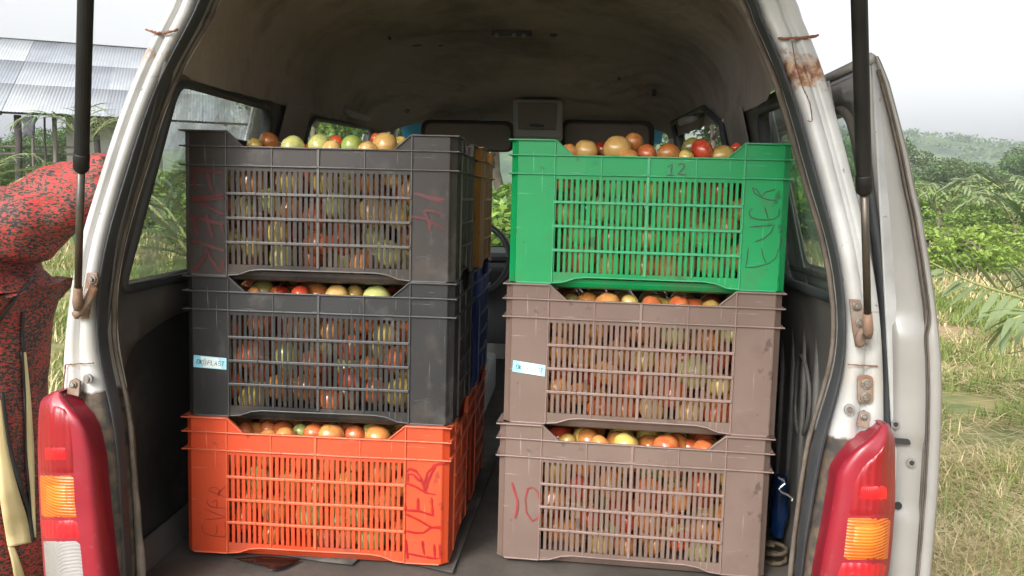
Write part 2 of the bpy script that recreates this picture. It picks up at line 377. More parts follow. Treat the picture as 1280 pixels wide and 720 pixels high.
# rust seams on the pillars
def surf(u, v, dy=-.004):
    z = 1.3
    for _ in range(6): q = P(u, v, y=yf(z)+dy); z = q.z
    return q
def bead(pts, r, mat, nm='rust_seam'):
    m = MB(); q = smooth_curve([surf(*p) for p in pts], len(pts)*5)
    q = [p+Vector((rnd.uniform(-1, 1), 0, rnd.uniform(-1, 1)))*r*.35 for p in q]
    m.tube(q, [r*rnd.uniform(.6, 1.3) for _ in q], 5); return m.build(nm, mat, van, smooth=True)
bead([(182,37),(195,41),(208,41),(222,37)], .0022, M['rust'])
bead([(973,48),(990,48),(1008,47),(1024,44)], .0024, M['rust'])
bead([(990,52),(995,80),(1004,110),(1012,128),(1015,150),(1009,151)], .0009, M['rust'])
bead([(82,456),(95,455),(117,454)], .0012, M['rust']); bead([(82,456),(80,475),(79,490)], .0012, M['rust'])
bead([(1060,456),(1085,457),(1097,458)], .0012, M['rust'])
# raised body swage along each pillar
# ---- outer skin
XO = ([.30, .40, .9, 1.15, 1.60, 1.72, 1.80, 1.87, 1.93, 1.97], [.66, .705, .735, .715, .60, .555, .50, .40, .24, 0])
def xo(z): return interp(z, *XO)
def skin(side, y0, y1, z0, z1, ny=4, nz=8, off=0):
    rows = []
    for i in range(ny+1):
        y = lerp(y0, y1, i/ny); k = 1-max(0, (y-1.9)/.9)**2*.25 if y > 1.9 else 1
        rows.append([Vector((side*(xo(lerp(z0, z1, j/nz))*k+off), y, lerp(z0, z1, j/nz))) for j in range(nz+1)])
    return rows
for sd_ in (-1, 1):
    m = MB()
    if sd_ < 0:
        m.loft(skin(-1, .17, 2.9, .32, 1.17, 10, 8)); m.loft(skin(-1, .17, .22, 1.17, 1.60)); m.loft(skin(-1, .66, .90, 1.17, 1.60)); m.loft(skin(-1, 1.78, 1.95, 1.17, 1.60))
    else:
        m.loft(skin(1, .17, .84, .32, 1.17, 4, 8)); m.loft(skin(1, 1.72, 2.9, .32, 1.17, 4, 8)); m.loft(skin(1, .84, 1.72, .32, .52, 3, 2))
        m.loft(skin(1, .17, .20, 1.17, 1.60)); m.loft(skin(1, .60, .84, 1.17, 1.60)); m.loft(skin(1, 1.72, 1.95, 1.17, 1.60))
    o = m.build('side_panel', M['paint'], van, smooth=True); solid(o, .004)
oc = [p for p in RG['outer'] if p[1] > 1.612]
rows = [[Vector((p[0]*(1.012-.03*max(0, (y-1.2)/.75)**2), y, p[1]-.10*max(0, (y-1.1)/.85)**2*((p[1]-1.612)/.36))) for p in oc] for y in [lerp(.15, 1.95, i/11) for i in range(12)]]
m = MB(); m.loft(rows); solid(m.build('roof_panel', M['paint'], van, smooth=True), .004)
# front end
m = MB()
prof = [(1.95, 1.87), (2.02, 1.70), (2.45, 1.17), (2.80, 1.05), (2.95, .85), (2.95, .35)]
m.loft([[Vector((lerp(-1, 1, k/10)*(.54 if i < 2 else .66), y, z)) for k in range(11)] for i, (y, z) in enumerate(prof) if i != 1][1:])
m.build('front_panel', M['paint'], van)
m = MB(); m.box(-.54, .54, 1.93, 1.99, 1.70, 1.88); m.build('windshield_header', M['paint'], van)
for s_ in (-1, 1):
    m = MB(); m.tube([(s_*.54, 1.97, 1.72), (s_*.64, 2.45, 1.16)], .03, 8); m.build('front_pillar', M['paint'], van)
m = MB(); m.loft([[Vector((x*.95, y, z)) for x in (-.55, 0, .55)] for y, z in ((1.975, 1.70), (2.42, 1.17))]); m.build('windshield', M['windshield'], van)
m = MB(); m.loft([[Vector((x*.95, y, z)) for x in (-.53, 0, .53)] for y, z in ((1.968, 1.69), (2.03, 1.605))]); m.build('sun_band', M['shade'], van)
for (x, y) in ((-.60, .45), (.60, .45), (-.60, 2.25), (.60, 2.25)):
    w_ = MB(); w_.disc((x-.07, y, .28), (1, 0, 0), .28, .14, 28); wo_ = w_.build('wheel', M['tyre'], van, bevel=.02)
    r_ = MB(); r_.disc((x-.078, y, .28), (1, 0, 0), .16, .156, 20); r_.build('rim', M['chrome'], wo_, bevel=.01)
m = MB(); m.box(-.60, .60, .08, .14, .30, .52); m.box(-.70, .70, -.06, .05, .26, .44); m.build('rear_bumper', M['blackplastic'], van, bevel=.02)
# rear sill under the opening
m = MB(); m.box(-.60, .58, -.02, .10, .46, .615); m.build('rear_sill', M['paint'], van, bevel=.01)
m = MB(); m.box(-.575, .555, -.005, .03, .615, .665); m.build('sill_seal', M['rubber'], van, bevel=.01)
m = MB(); m.box(-.66, .66, .1, 2.3, .60, .63); m.box(-.55,.55,.3,2.8,.42,.60); m.build('underbody', M['blackplastic'], van)
# cargo floor with buckled steel and a mat
def sheet(name, mat, outline, z, amp, parent, step=.03, thick=.004, sc=5):
    V, F = plate(outline, [], step); mm = MB()
    mm.add([(p.x, p.y, z+amp*noise.noise(Vector((p.x*sc, p.y*sc, 5)))+amp*.4*noise.noise(Vector((p.x*sc*3, p.y*sc*3, 9)))) for p in V], F)
    o = mm.build(name, mat, parent, smooth=True, fixn=True); solid(o, thick, -1); return o
sheet('cargo_floor', M['floor'], [(-.66, .03), (.66, .03), (.66, 1.9), (-.66, 1.9)], FL-.008, .003, van, .06)
mo = [P(178, 653, z=FL), P(215, 668, z=FL), P(300, 684, z=FL), P(400, 700, z=FL), P(440, 705, z=FL), P(455, 690, z=FL)]
sheet('floor_mat', M['floormat'], [(p.x, p.y) for p in mo]+[(-.05, .22), (-.02, 1.2), (-.64, 1.2), (-.645, .3)], FL-.0005, .0015, van, .03, .003, 9)
so = [P(u, v, z=FL) for u, v in ((292,699),(330,696),(376,700),(366,705),(352,711),(338,714),(330,708),(312,704))]
sheet('wet_stain', M['stain'], [(p.x, p.y) for p in so], FL+.0022, .0, van, .02, .0008)
# ---- inner walls
def xi(z): return interp(z, [.62, .70, 1.0, 1.195, 1.55, 1.60], [.64, .655, .66, .640, .560, .545])
def wall_obj(name, side, outer, holes, mat, off=0, step=.05, parent=None, th=.006):
    V, F = plate(outer, holes, step); mm = MB()
    mm.add([(side*(xi(p.y)+off)+.004*noise.noise(Vector((p.x*4, p.y*4, side))), p.x, p.y) for p in V], F)
    o = mm.build(name, mat, parent or van, smooth=True, fixn=True); solid(o, th); return o
qwL = rounded([(.078, 1.20), (.130, 1.575), (.64, 1.578), (.70, 1.205)], [.035, .04, .06, .06])
fwL = rounded([(.955, 1.22), (.93, 1.585), (1.70, 1.615), (1.82, 1.22)], [.05, .05, .07, .05])
recL = rounded([(.12, .70), (.115, 1.09), (.30, 1.125), (.78, 1.13), (.78, .70)], [.03, .07, .05, .03, .03])
wall_obj('inner_wall', -1, [(.03, .63), (.03, 1.0), (.035, 1.3), (.075, 1.60), (1.93, 1.64), (1.93, .63)], [qwL, fwL, recL], M['wallin'])
ln = wall_obj('wall_liner', -1, [(.10, .655), (.10, 1.12), (.80, 1.15), (.80, .655)], [], M['mat'], .018)
qwR = rounded([(.08, 1.215), (.13, 1.575), (.50, 1.578), (.55, 1.215)], [.035, .04, .05, .05])
hr = [[(.20+.055*math.cos(a)+.0, .985+.085*math.sin(a)) for a in [i*math.pi/8 for i in range(16)]],
      [(.42+.055*math.cos(a), .985+.085*math.sin(a)) for a in [i*math.pi/8 for i in range(16)]],
      [(.30+.03*math.cos(a), .78+.06*math.sin(a)) for a in [i*math.pi/6 for i in range(12)]]]
wall_obj('inner_wall', 1, [(.03, .63), (.03, 1.0), (.035, 1.3), (.075, 1.60), (.86, 1.60), (.86, .63)], [qwR]+hr, M['wallin'])
wall_obj('inner_wall', 1, [(1.70, .63), (1.70, 1.62), (1.93, 1.62), (1.93, .63)], [], M['wallin'])
m = MB()
for k in range(7): m.tube([(.652, .13+k*.09, 1.13), (.655, .13+k*.09, .68)], .007, 6)
for q in hr[:2]: m.tube([(xi(p[1])-.003, p[0], p[1]) for p in q], .005, 5, closed=True)
m.build('wall_rib', M['wallin'], van, smooth=True)
def window(side, hole, glassmat, nm='window'):
    m = MB(); pts = [(side*(xi(z)+.002), y, z) for y, z in hole]
    m.tube(pts, (.014, .009), 7, closed=True, flat=(1, 0, 0)); fr_ = m.build(nm, M['rubber'], van, smooth=True)
    big = [(.5*(max(p[0] for p in hole)+min(p[0] for p in hole)), .5*(max(p[1] for p in hole)+min(p[1] for p in hole)))]
    g = [(big[0][0]+(y-big[0][0])*1.03, big[0][1]+(z-big[0][1])*1.03) for y, z in hole]
    V, F = plate(g, [], .08); mm = MB(); mm.add([(side*(xi(p.y)+.022), p.x, p.y) for p in V], F)
    mm.build('pane', glassmat, fr_, smooth=True); return fr_
window(-1, qwL, M['glass']); window(-1, fwL, M['windshield']); window(1, qwR, M['glass_clear'])
# window gasket lower ledge on the left quarter window (light inner lip)
m = MB(); q = [h for h in qwL if h[1] < 1.24]
m.tube([(-(xi(z)-.004), y, z+.012) for y, z in ((.10, 1.20), (.3, 1.203), (.66, 1.21))], .004, 6); m.tube([(-(xi(z)-.004), y, z) for y, z in ((.090, 1.215), (.105, 1.33), (.120, 1.45))], .0035, 6)
m.build('glass_channel', M['greyplastic'], van, smooth=True)
# ---- headliner
def hz(x, y):
    w_ = .540-.02*max(0, (y-.6)/1.3)
    zc = interp(y, [0, .5, .95, 1.3, 1.6, 1.8, 1.93], [1.865, 1.865, 1.842, 1.80, 1.735, 1.695, 1.67])
    zb = 1.578+.018*y
    t = min(1, abs(x)/w_); z = zb+(zc-zb)*(1-t**2.7)**(1/2.7)
    # transverse bow
    z -= .016*math.exp(-((y-.95-.10*(abs(x)/.5)**3)/.035)**2)*(1 if t < .8 else .3)
    z += (.020*noise.noise(Vector((x*3, y*3, 1)))+.010*noise.noise(Vector((x*7, y*5, 4))))*min(1, (1-t)*4)+.005*noise.noise(Vector((x*13, y*11, 7)))
    # folds near the front corners
    for fx, fy in ((-.30, 1.45), (.36, 1.45)):
        d = math.hypot(x-fx, y-fy); z -= .022*math.exp(-(d/.13)**2)*math.sin((x*1.2*(1 if fx > 0 else -1)+y)*55)*.7
    return z
tr_ring = [Vector((p[0]*1.02, p[1]+.006)) for p in RG['trim'] if p[1] > 1.56]
def resample(pts, n):
    L_ = [0]
    for a_, b_ in zip(pts, pts[1:]): L_.append(L_[-1]+(b_-a_).length)
    return [Vector((interp(L_[-1]*k/(n-1), L_, [p.x for p in pts]), interp(L_[-1]*k/(n-1), L_, [p.y for p in pts]))) for k in range(n)]
hr_ring = resample(tr_ring, 81)
rows = []
for i in range(70):
    y = .10+1.83*i/69; w_ = .540-.02*max(0, (y-.6)/1.3); rr = []
    for k in range(81):
        a = math.pi*k/80; c = math.cos(a); x = -w_*math.copysign(abs(c)**.8, c)
        z = hz(x, y); yy = y
        rr.append(Vector((x, yy, z)))
    q_ = resample([Vector((p.x, p.z)) for p in rr], 81); t_ = min(1, max(0, (y-.10)/.34)); t_ = t_*t_*(3-2*t_)
    rr = [Vector((lerp(hr_ring[k].x, q_[k].x, t_), y+(1-t_)*(yf(hr_ring[k].y)-.045)+(.022*noise.noise(Vector((k*.35, 2, 0)))+.008*noise.noise(Vector((k*.9, 5, 0))) if i == 0 else 0), lerp(hr_ring[k].y, q_[k].y, t_))) for k in range(81)]
    rows.append(rr)
m = MB(); m.loft(rows); m.build('headliner', M['liner'], van, smooth=True)
for k_, (u_, v_, w_, h_) in enumerate(((521, 56, 9, 1.6), (551, 57, 5, 1.2), (487, 42, 4, 1.5), (692, 42, 7, 2), (509, 137, 7, 5), (503, 162, 4, 3), (513, 168, 4, 3), (818, 118, 5, 6), (774, 95, 3, 2), (935, 78, 2, 4), (352, 110, 3, 5))):
    best = None
    for i in range(160):
        t_ = .8+i*.022; q_ = CAM+ray(u_, v_)*t_
        if .2 < q_.y < 1.9 and abs(q_.x) < .53 and q_.z > hz(q_.x, q_.y)-.004: best = q_; break
    if best:
        m = MB(); n_ = 9; ring_ = []
        for j in range(n_):
            a_ = 2*math.pi*j/n_; rr_ = 1+.5*noise.noise(Vector((j*1.7, k_, 0))); x_ = best.x+math.cos(a_)*w_*.0014*rr_; y_ = best.y+math.sin(a_)*h_*.004*rr_; ring_.append((x_, y_, hz(x_, y_)-.003))
        m.prism(ring_, (0, 0, .002)); m.build('lining_tear', M['blackplastic'], van)
# dark channel behind the ragged headliner edge
rr0 = row('trim', .05); rr1 = [Vector((p.x*.985, p.y+.13, p.z+.0)) for p in rr0]
# interior pillars beside windows
for sd_, y0, y1 in ((-1, .70, .90), (1, .60, .84), (-1, 1.80, 1.93)):
    m = MB(); m.loft([[Vector((sd_*(xi(z)-.012-.010*math.sin(math.pi*t)), lerp(y0, y1, t), z)) for z in (1.10, 1.25, 1.4, 1.5, 1.60)] for t in (0, .25, .5, .75, 1)]); m.build('inner_pillar', M['liner'], van, smooth=True)
m = MB(); m.tube([(.562, .86, .7), (.625, .86, 1.15), (.535, .86, 1.58), (.50, .95, 1.63), (.50, 1.65, 1.65), (.52, 1.70, 1.60), (.60, 1.70, 1.15)], .009, 8)
m.build('door_opening_seal', M['rubber'], van, smooth=True)
# header details, at depth near the windscreen
YH = 1.80
def vis(u0, v0, u1, v1, nm, mat, y, th=.03, rr_=.03):
    c = [P(u0, v0, y=y), P(u1, v0+(u1-u0)*.02, y=y), P(u1, v1+(u1-u0)*.02, y=y), P(u0, v1, y=y)]
    poly = rounded([(p.x, p.z) for p in c], rr_); mm = MB(); mm.prism([(x, y, z) for x, z in poly], (0, th, 0)); return mm.build(nm, mat, van, bevel=.006)
vis(531, 153, 638, 186, 'sun_visor', M['tan'], YH); vis(706, 153, 812, 186, 'sun_visor', M['tan'], YH)
vis(526, 149, 643, 188, 'visor_recess', M['linercut'], YH+.032, .012, .035); vis(701, 149, 818, 188, 'visor_recess', M['linercut'], YH+.032, .012, .035)
mc = vis(641, 123, 703, 172, 'map_console', M['greyplastic'], 1.62, .12, .012)
c_ = [P(647, 128, y=1.615), P(697, 129, y=1.615), P(695, 162, y=1.60), P(648, 161, y=1.60)]
mm = MB(); mm.prism(c_, (0, .012, 0)); mm.build('console_lid', M['tan'], mc, bevel=.003)
mm = MB(); a_ = P(662, 156, y=1.59); b_ = P(680, 157, y=1.59); mm.tube([a_, b_], .004, 6); mm.build('lid_catch', M['blackplastic'], mc)
q = P(641, 45, y=.93); 
m = MB(); m.box(q.x-.055, q.x+.05, .90, .935, q.z-.004, q.z+.010); lm = m.build('roof_lamp', M['blackplastic'], van, bevel=.004)
for dx in (-.04, .005, .03): 
    m = MB(); m.disc((q.x+dx, .905, q.z-.002), (0, -1, -.6), .006, .006, 10); m.build('lamp_terminal', M['bolt'], lm)
for (u, v, u2, v2, y) in ((425, 132, 456, 146, 1.25), (853, 151, 875, 141, 1.15)):
    m = MB(); a_ = P(u, v, y=y); b_ = P(u2, v2, y=y); mid = (a_+b_)/2+Vector((0, -.03, -.008)); m.tube(smooth_curve([a_+Vector((0,.04,0)), a_, mid, b_, b_+Vector((0,.04,0))], 14), (.011, .008), 8); m.build('grab_handle', M['greyplastic'], van, smooth=True)
# dashboard, steering wheel, seats
m = MB(); m.loft([[Vector((x, y, z)) for x in (-.62, -.3, 0, .3, .62)] for y, z in ((2.05, .8), (2.05, 1.10), (2.12, 1.16), (2.42, 1.165))]); m.build('dashboard', M['blackplastic'], van, bevel=.01)
sw = MB(); cen = Vector((-.25, 1.86, 1.15)); ax = Vector((0, -.75, .66)).normalized(); e1 = Vector((1, 0, 0)); e2 = ax.cross(e1)
sw.tube([cen+(e1*math.cos(t)+e2*math.sin(t))*.19 for t in [i*math.pi/16 for i in range(32)]], .013, 8, closed=True)
sw.tube([cen-e1*.19, cen+e1*.19], .012, 6); sw.tube([cen, cen-e2*.0-ax*.3], .03, 8); sw.disc(cen-ax*.01, ax, .06, .03); sw.build('steering_wheel', M['blackplastic'], van, smooth=True)
for sx in (-.32, .34):
    poly = rounded([(-.22, 0), (-.20, .52), (.20, .52), (.22, 0)], [.02, .12, .12, .02])
    m = MB(); m.prism([(sx+x, 1.32+z*.12, .72+z) for x, z in poly], (0, .11, 0)); m.box(sx-.22, sx+.22, 1.40, 1.85, .66, .80); m.build('front_seat', M['seatcloth'], van, bevel=.03)
# ---- tail lights (bulging, wrap round the corner)
def tail(side, left, right, inner, bands, nm='tail_light', top=None):
    """left/right: outline edges as (u,v) top to bottom; inner: boundary between lens and smooth border"""
    Y0 = -.035
    def ex(c, v):
        vs = [q[1] for q in c]; return interp(v, vs, [q[0] for q in c])
    v0 = max(left[0][1], right[0][1]); v1 = 800
    vals = [v0+(v1-v0)*(i/46) for i in range(47)]
    rows = []
    for v in vals:
        a, bq = ex(left, v), ex(right, v); r_ = []
        for k in range(13):
            t = k/12; u = lerp(a, bq, t)
            e = min(t, 1-t)*2; dep = Y0-.016*math.sqrt(max(0, 1-(1-min(1, e*1.6))**2))
            dep += .05*max(0, ((1-t) if side < 0 else t)-.72)/.28*.6      # outer edge turns the corner
            tv = (v-v0)/40
            if tv < 1: dep += .02*(1-tv)**2
            r_.append(P(u, v, y=dep))
        rows.append(r_)
    bk = [[Vector((p.x, .02, p.z)) for p in r_] for r_ in rows]
    m = MB(); m.loft(rows)
    rim = [rows[0][k] for k in range(13)]; m.loft([[p for p in rim], [Vector((p.x, .03, p.z)) for p in rim]])
    m.loft([[r_[0] for r_ in rows], [Vector((r_[0].x, .03, r_[0].z)) for r_ in rows]]); m.loft([[r_[-1] for r_ in rows], [Vector((r_[-1].x, .03, r_[-1].z)) for r_ in rows]])
    base = m.build(nm, M['lens_border'], van, smooth=True, fixn=True)
    tree = BVHTree.FromPolygons([tuple(v_) for v_ in m.v], m.f)
    for (va, vb, matk, part, inset) in bands:
        mm = MB(); rws = []; vr = []
        n = max(3, int((vb-va)/5))
        for i in range(n+1):
            v = lerp(va, vb, i/n); 
            if side < 0: ua, ub = ex(left, v)+.3+inset, ex(inner, v)-inset*1.2
            else: ua, ub = ex(inner, v)+inset*1.2, ex(right, v)-.3-inset
            r_ = []
            for k in range(9):
                u = lerp(ua, ub, k/8); d = ray(u, v).normalized(); hit = tree.ray_cast(CAM, d)
                p = hit[0] if hit[0] else P(u, v, y=Y0); lift = .0022 if (0 < i < n and 0 < k < 8) else -.001
                r_.append(p-d*(lift+inset*.0002))
            rws.append(r_)
        mm.loft(rws); mm.build(part, M[matk], base, smooth=True, fixn=False)
    return base
tl = tail(-1, [(66,490),(56,494),(50,503),(48,520),(47,560),(48,600),(50,650),(55,720),(63,810)],
     [(76,490),(84,500),(93,510),(103,523),(111,540),(119,576),(124,634),(132,712),(142,810)],
     [(66,505),(80,508),(88,520),(91,545),(93,568),(95,627),(99,658),(103,689),(106,720),(112,810)],
     [(506,593,'lens_dark','red_lens',0),(557,577,'lens_bright','reflector',7),(593,648,'lens_amber','amber_lens',0),(604,634,'lens_amber2','amber_reflector',7),(649,674,'lens_red','lower_red_lens',0),(675,800,'lens_clear','clear_lens',0)])
tr_ = tail(1, [(1100,531),(1087,545),(1068,560),(1055,576),(1046,592),(1041,627),(1033,673),(1024,720),(1010,820)],
     [(1112,531),(1118,545),(1119,560),(1119,627),(1116,670),(1113,700),(1110,720),(1100,820)],
     [(1112,545),(1098,565),(1078,583),(1066,603),(1058,646),(1052,700),(1044,720),(1030,820)],
     [(550,646,'lens_dark','red_lens',0),(606,626,'lens_bright','reflector',8),(646,701,'lens_amber','amber_lens',0),(655,686,'lens_amber2','amber_reflector',8),(702,800,'lens_red','lower_red_lens',0)])
# brackets, screws and little tab above each lamp
def screw(u, v, r, y=-.008, parent=van, mat='bolt'):
    p = P(u, v, y=y); m = MB(); m.disc(p, (0, -1, 0), r*1.7, .002, 16); m.disc(p, (0, -1, 0), r, .006, 6 if r > .004 else 12); return m.build('bolt', M[mat], parent, bevel=.0008)
for (u, v) in ((111, 473), (1061, 511)): 
    p = P(u, v, y=-.004); m = MB(); m.disc(p, (0, -1, 0), .0085, .005, 18); g = m.build('rubber_stop', M['greyplastic'], van, bevel=.001); m = MB(); m.disc(p+Vector((0, -.005, 0)), (0, -1, 0), .0045, .003, 12); m.build('bolt', M['bolt'], g)
for c, dx in (((92, 482), 1), ((1080, 522), -1)):
    u, v = c; pts = [P(u-9, v+10, y=-.012), P(u-5, v-6, y=-.010), P(u+1, v-9, y=-.010), P(u+8, v-5, y=-.010), P(u+6, v+14, y=-.014)]
    m = MB(); m.prism(pts, (0, .006, 0)); t_ = m.build('lamp_tab', M['rustmetal'], van, bevel=.001); screw(u, v-1, .0035, -.012, t_)
pts = [P(*q_, y=-.006) for q_ in rounded([(1072, 468), (1092, 470), (1092, 505), (1072, 504)], 7)]
m = MB(); m.prism(pts, (0, .004, 0)); sp_ = m.build('striker_plate', M['rustmetal'], van, bevel=.001)
screw(1083, 480, .005, -.007, sp_); screw(1082, 497, .005, -.007, sp_)
# strut brackets and gas struts
def bracket(poly, screws, ball):
    pts = [P(u, v, y=-.008) for u, v in poly]; m = MB(); m.prism(pts, (0, .006, 0)); b_ = m.build('strut_bracket', M['rustmetal'], van, bevel=.0015)
    for u, v in screws: screw(u, v, .0042, -.009, b_)
    m = MB(); q = [P(u, v, y=-.018+(-.004*i)) for i, (u, v) in enumerate(ball)]; m.tube(smooth_curve(q, 10), (.008, .006), 8); m.build('bracket_arm', M['rustmetal'], b_, smooth=True); return b_
bracket([(108,341),(121,341),(122,352),(113,378),(109,399),(92,399),(95,383),(103,370)], [(115,349),(110,366)], [(94,394),(103,385),(112,372),(118,358)])
bracket([(1062,374),(1076,375),(1083,398),(1083,424),(1079,434),(1070,434),(1066,410)], [(1071,383),(1075,404)], [(1077,430),(1074,424),(1077,415),(1086,412)])
def strut(u0, v0, u1, v1, u2, v2, uc):
    """rod from (u0,v0) at the pillar to (u1,v1) collar, cylinder on to (u2,v2)"""
    a_ = P(u0, v0, y=-.035); c2 = P(u2, v2, y=-.22)
    d = (c2-a_); k = 0
    # find the point along the line that projects to v1
    best = min([i/400 for i in range(401)], key=lambda t: abs(prx(a_+d*t)[1]-v1)); cc = a_+d*best
    e = d.normalized()
    far = a_+e*.82
    m = MB(); m.tube([cc, far], .0108, 18); st = m.build('gas_strut', M['strut'], van, smooth=False, bevel=.001)
    m = MB(); m.tube([a_+e*.02, cc+e*.01], .0058, 12); m.build('strut_rod', M['rod'], st, smooth=True)
    m = MB(); m.tube([cc-e*.002, cc+e*.004, cc+e*.026, cc+e*.028], [.0090, .0118, .0118, .0108], 18); m.build('strut_collar', M['strut'], st, smooth=True)
    m = MB(); m.tube([a_-e*.014, a_+e*.0, a_+e*.03], [.006, .0085, .0070], 12); m.build('strut_socket', M['rustmetal'], st, smooth=True)
    return far
eL = strut(97, 378, 100, 212, 107, 0, 0)
eR = strut(1085, 412, 1081, 241, 1074, 0, 0)
# open tailgate overhead
m = MB(); gh = Vector((0, .16, 1.93))
prof = [(.17, 1.96), (.0, 2.02), (-.30, 2.10), (-.62, 2.15), (-.92, 2.12), (-1.0, 2.06)]
outl = [.57, .61, .64, .68, .70, .66]
rows = [[Vector((outl[i]*c, y, z+.03*(1-c*c))) for c in [-1+k/6 for k in range(13)]] for i, (y, z) in enumerate(prof)]
for side, r2 in (('a', rows),):
    m.loft(r2)
tg = m.build('tailgate', M['paint'], van, smooth=True); solid(tg, .045)
m = MB(); m.tube([eL, (-.56, eL.y-.0, 2.06)], .008, 6); m.build('hatch_stay', M['rustmetal'], tg); m = MB(); m.tube([eR, (.54, eR.y, 2.06)], .008, 6); m.build('hatch_stay', M['rustmetal'], tg)

# ---- sliding door, slid back along the right side
OD = [(1072,72),(1088,65),(1096,70),(1101,80),(1110,103),(1120,140),(1133,190),(1142,235),(1151,272),(1160,326),(1167,373),(1172,415),(1175,450),(1176,490),(1175,540),(1171,615),(1166,675),(1162,720),(1152,820)]
YD = .085
# profile as function of z
od = [P(u, v, y=YD) for u, v in OD]; od = [(p.x, p.z) for p in od][2:]
zs_ = [p[1] for p in od][::-1]; xs_ = [p[0] for p in od][::-1]
def xd(z): return interp(z, zs_, xs_)
ID = [P(u, v, y=YD) for u, v in ((1073,96),(1083,140),(1091,200),(1100,272),(1108,326),(1114,380),(1116,450),(1116,560),(1110,640),(1106,720),(1096,820))]
zi_ = [p.z for p in ID][::-1]; xin_ = [p.x for p in ID][::-1]
def xdi(z): return interp(z, zi_, xin_)
ztop = od[0][1]; zbot = .42
door_len = .86
Z = [zbot+(ztop-zbot)*i/110 for i in range(111)]
door = MB()
# outer skin
def step_(z):  # the rear face steps inwards below the belt
    return .010*(1/(1+math.exp((z-1.17)/.008))) - .0
wz0, wz1 = 1.235, 1.555
wh = rounded([(YD+.028, wz0), (YD+.055, wz1), (YD+.80, wz1+.0), (YD+.80, wz0)], [.04, .07, .05, .05])
V, F = plate([(YD+.004, zbot), (YD+.004, ztop), (YD+door_len, ztop), (YD+door_len, zbot)], [wh], .05)
door.add([(xd(p.y)-(.006 if p.x < YD+.01 else 0), p.x, p.y) for p in V], F)
dr = door.build('sliding_door', M['paint'], van, smooth=True); solid(dr, .004, 0)
# rear edge face: flange, groove, flat
m = MB()
cols = []
for t, dy in ((0, .000), (.05, -.003), (.10, -.003), (.115, .010), (.16, .014), (.20, .013), (.215, -.002), (.25, -.006), (.5, -.006), (.85, -.003), (.96, .002), (1.0, .014)):
    cc = []
    for z in Z:
        a_, b_ = xd(z), xdi(z); bump_ = 0
        if .995 < z < 1.0: bump_ *= .5
        x = lerp(a_, b_, t)-(.010*t if False else 0)
        if .08 < t < .6: x -= .009*(1-1/(1+math.exp(-(z-1.18)/.006)))
        sg = lambda q_, w_: 1/(1+math.exp(-(z-q_)/w_))
        dd = dy+.014*sg(1.185, .006)*(1 if t > .2 else 0)-.008*sg(.985, .005)*(t > .2)+.006*sg(.86, .004)*(t > .2)
        cc.append(Vector((x, YD+dd, z)))
    cols.append(cc)
m.loft(cols); re_ = m.build('door_edge', M['silver'], dr, smooth=True, fixn=True)
m = MB()
for t_ in (.11, .205): m.tube([(lerp(xd(z), xdi(z), t_)-.009*(1-1/(1+math.exp(-(z-1.18)/.006))), YD+.002, z) for z in Z[:-2]], .0026, 5)
m.build('edge_sealer', M['trim'], dr, smooth=True)
m = MB(); m.tube([(xd(z)+.001, YD+.004, z) for z in Z], .0028, 6); m.build('hem_flange', M['tan'], dr, smooth=True)
# inner panel with window hole
def din(y, z): return xdi(z)-.0
wz0, wz1 = 1.235, 1.555
wh = rounded([(YD+.028, wz0), (YD+.055, wz1), (YD+.80, wz1+.0), (YD+.80, wz0)], [.04, .07, .05, .05])
zt2 = ztop-.004
V, F = plate([(YD+.012, zbot), (YD+.012, zt2-.03), (YD+.03, zt2), (YD+door_len, zt2), (YD+door_len, zbot)], [wh], .05)
m = MB(); m.add([(xdi(min(p.y, zt2-.02))-(.0 if p.y < zt2-.02 else -.03), p.x, p.y) for p in V], F); ip = m.build('door_inner_panel', M['silver'], dr, smooth=True, fixn=True); solid(ip, .005)
m = MB(); m.tube([(xdi(z)-.002, y, z) for y, z in wh], (.013, .008), 6, closed=True, flat=(1, 0, 0)); m.build('door_window_seal', M['tan'], dr, smooth=True)
V, F = plate([(y, z) for y, z in wh], [], .1); m = MB(); m.add([(xdi(p.y)+.03, p.x, p.y) for p in V], F); m.build('door_pane', M['glass_clear'], dr)
m = MB(); 
for off, r_ in ((0, .010), (.022, .006)): m.tube([(xd(ztop)-.010-off, y, ztop-.004-off*.5) for y in (YD, YD+.4, YD+door_len)], r_, 6)
m.build('door_top_flange', M['silver'], dr, smooth=True)
m = MB(); m.tube([(xdi(z)-.006, YD+.016, z) for z in [zbot+(zt2-.1-zbot)*i/30 for i in range(31)]], (.009, .012), 6); m.build('door_seal', M['rubber'], dr, smooth=True)
for u, v, r_ in ((1119, 530, .0075), (1139, 578, .0075)):
    p = P(u, v, y=YD-.008); m = MB(); m.disc(p, (0, -1, 0), r_, .002, 18); g = m.build('door_bolt', M['greyplastic'], dr); m = MB(); m.disc(p+Vector((0, -.001, 0)), (0, -1, 0), r_*.6, .003, 6); m.build('bolt_head', M['blackplastic'], g)
poly = [P(u, v, y=YD-.0105) for u, v in rounded([(1112, 547), (1137, 549), (1139, 556), (1112, 554)], 3)]
m = MB(); m.prism(poly, (0, .002, 0)); m.build('latch_slot', M['blackplastic'], dr)
p = P(1122, 632, y=YD-.0095); m = MB(); m.disc(p, (0, -1, 0), .007, .002, 14); m.build('drain_hole', M['blackplastic'], dr)

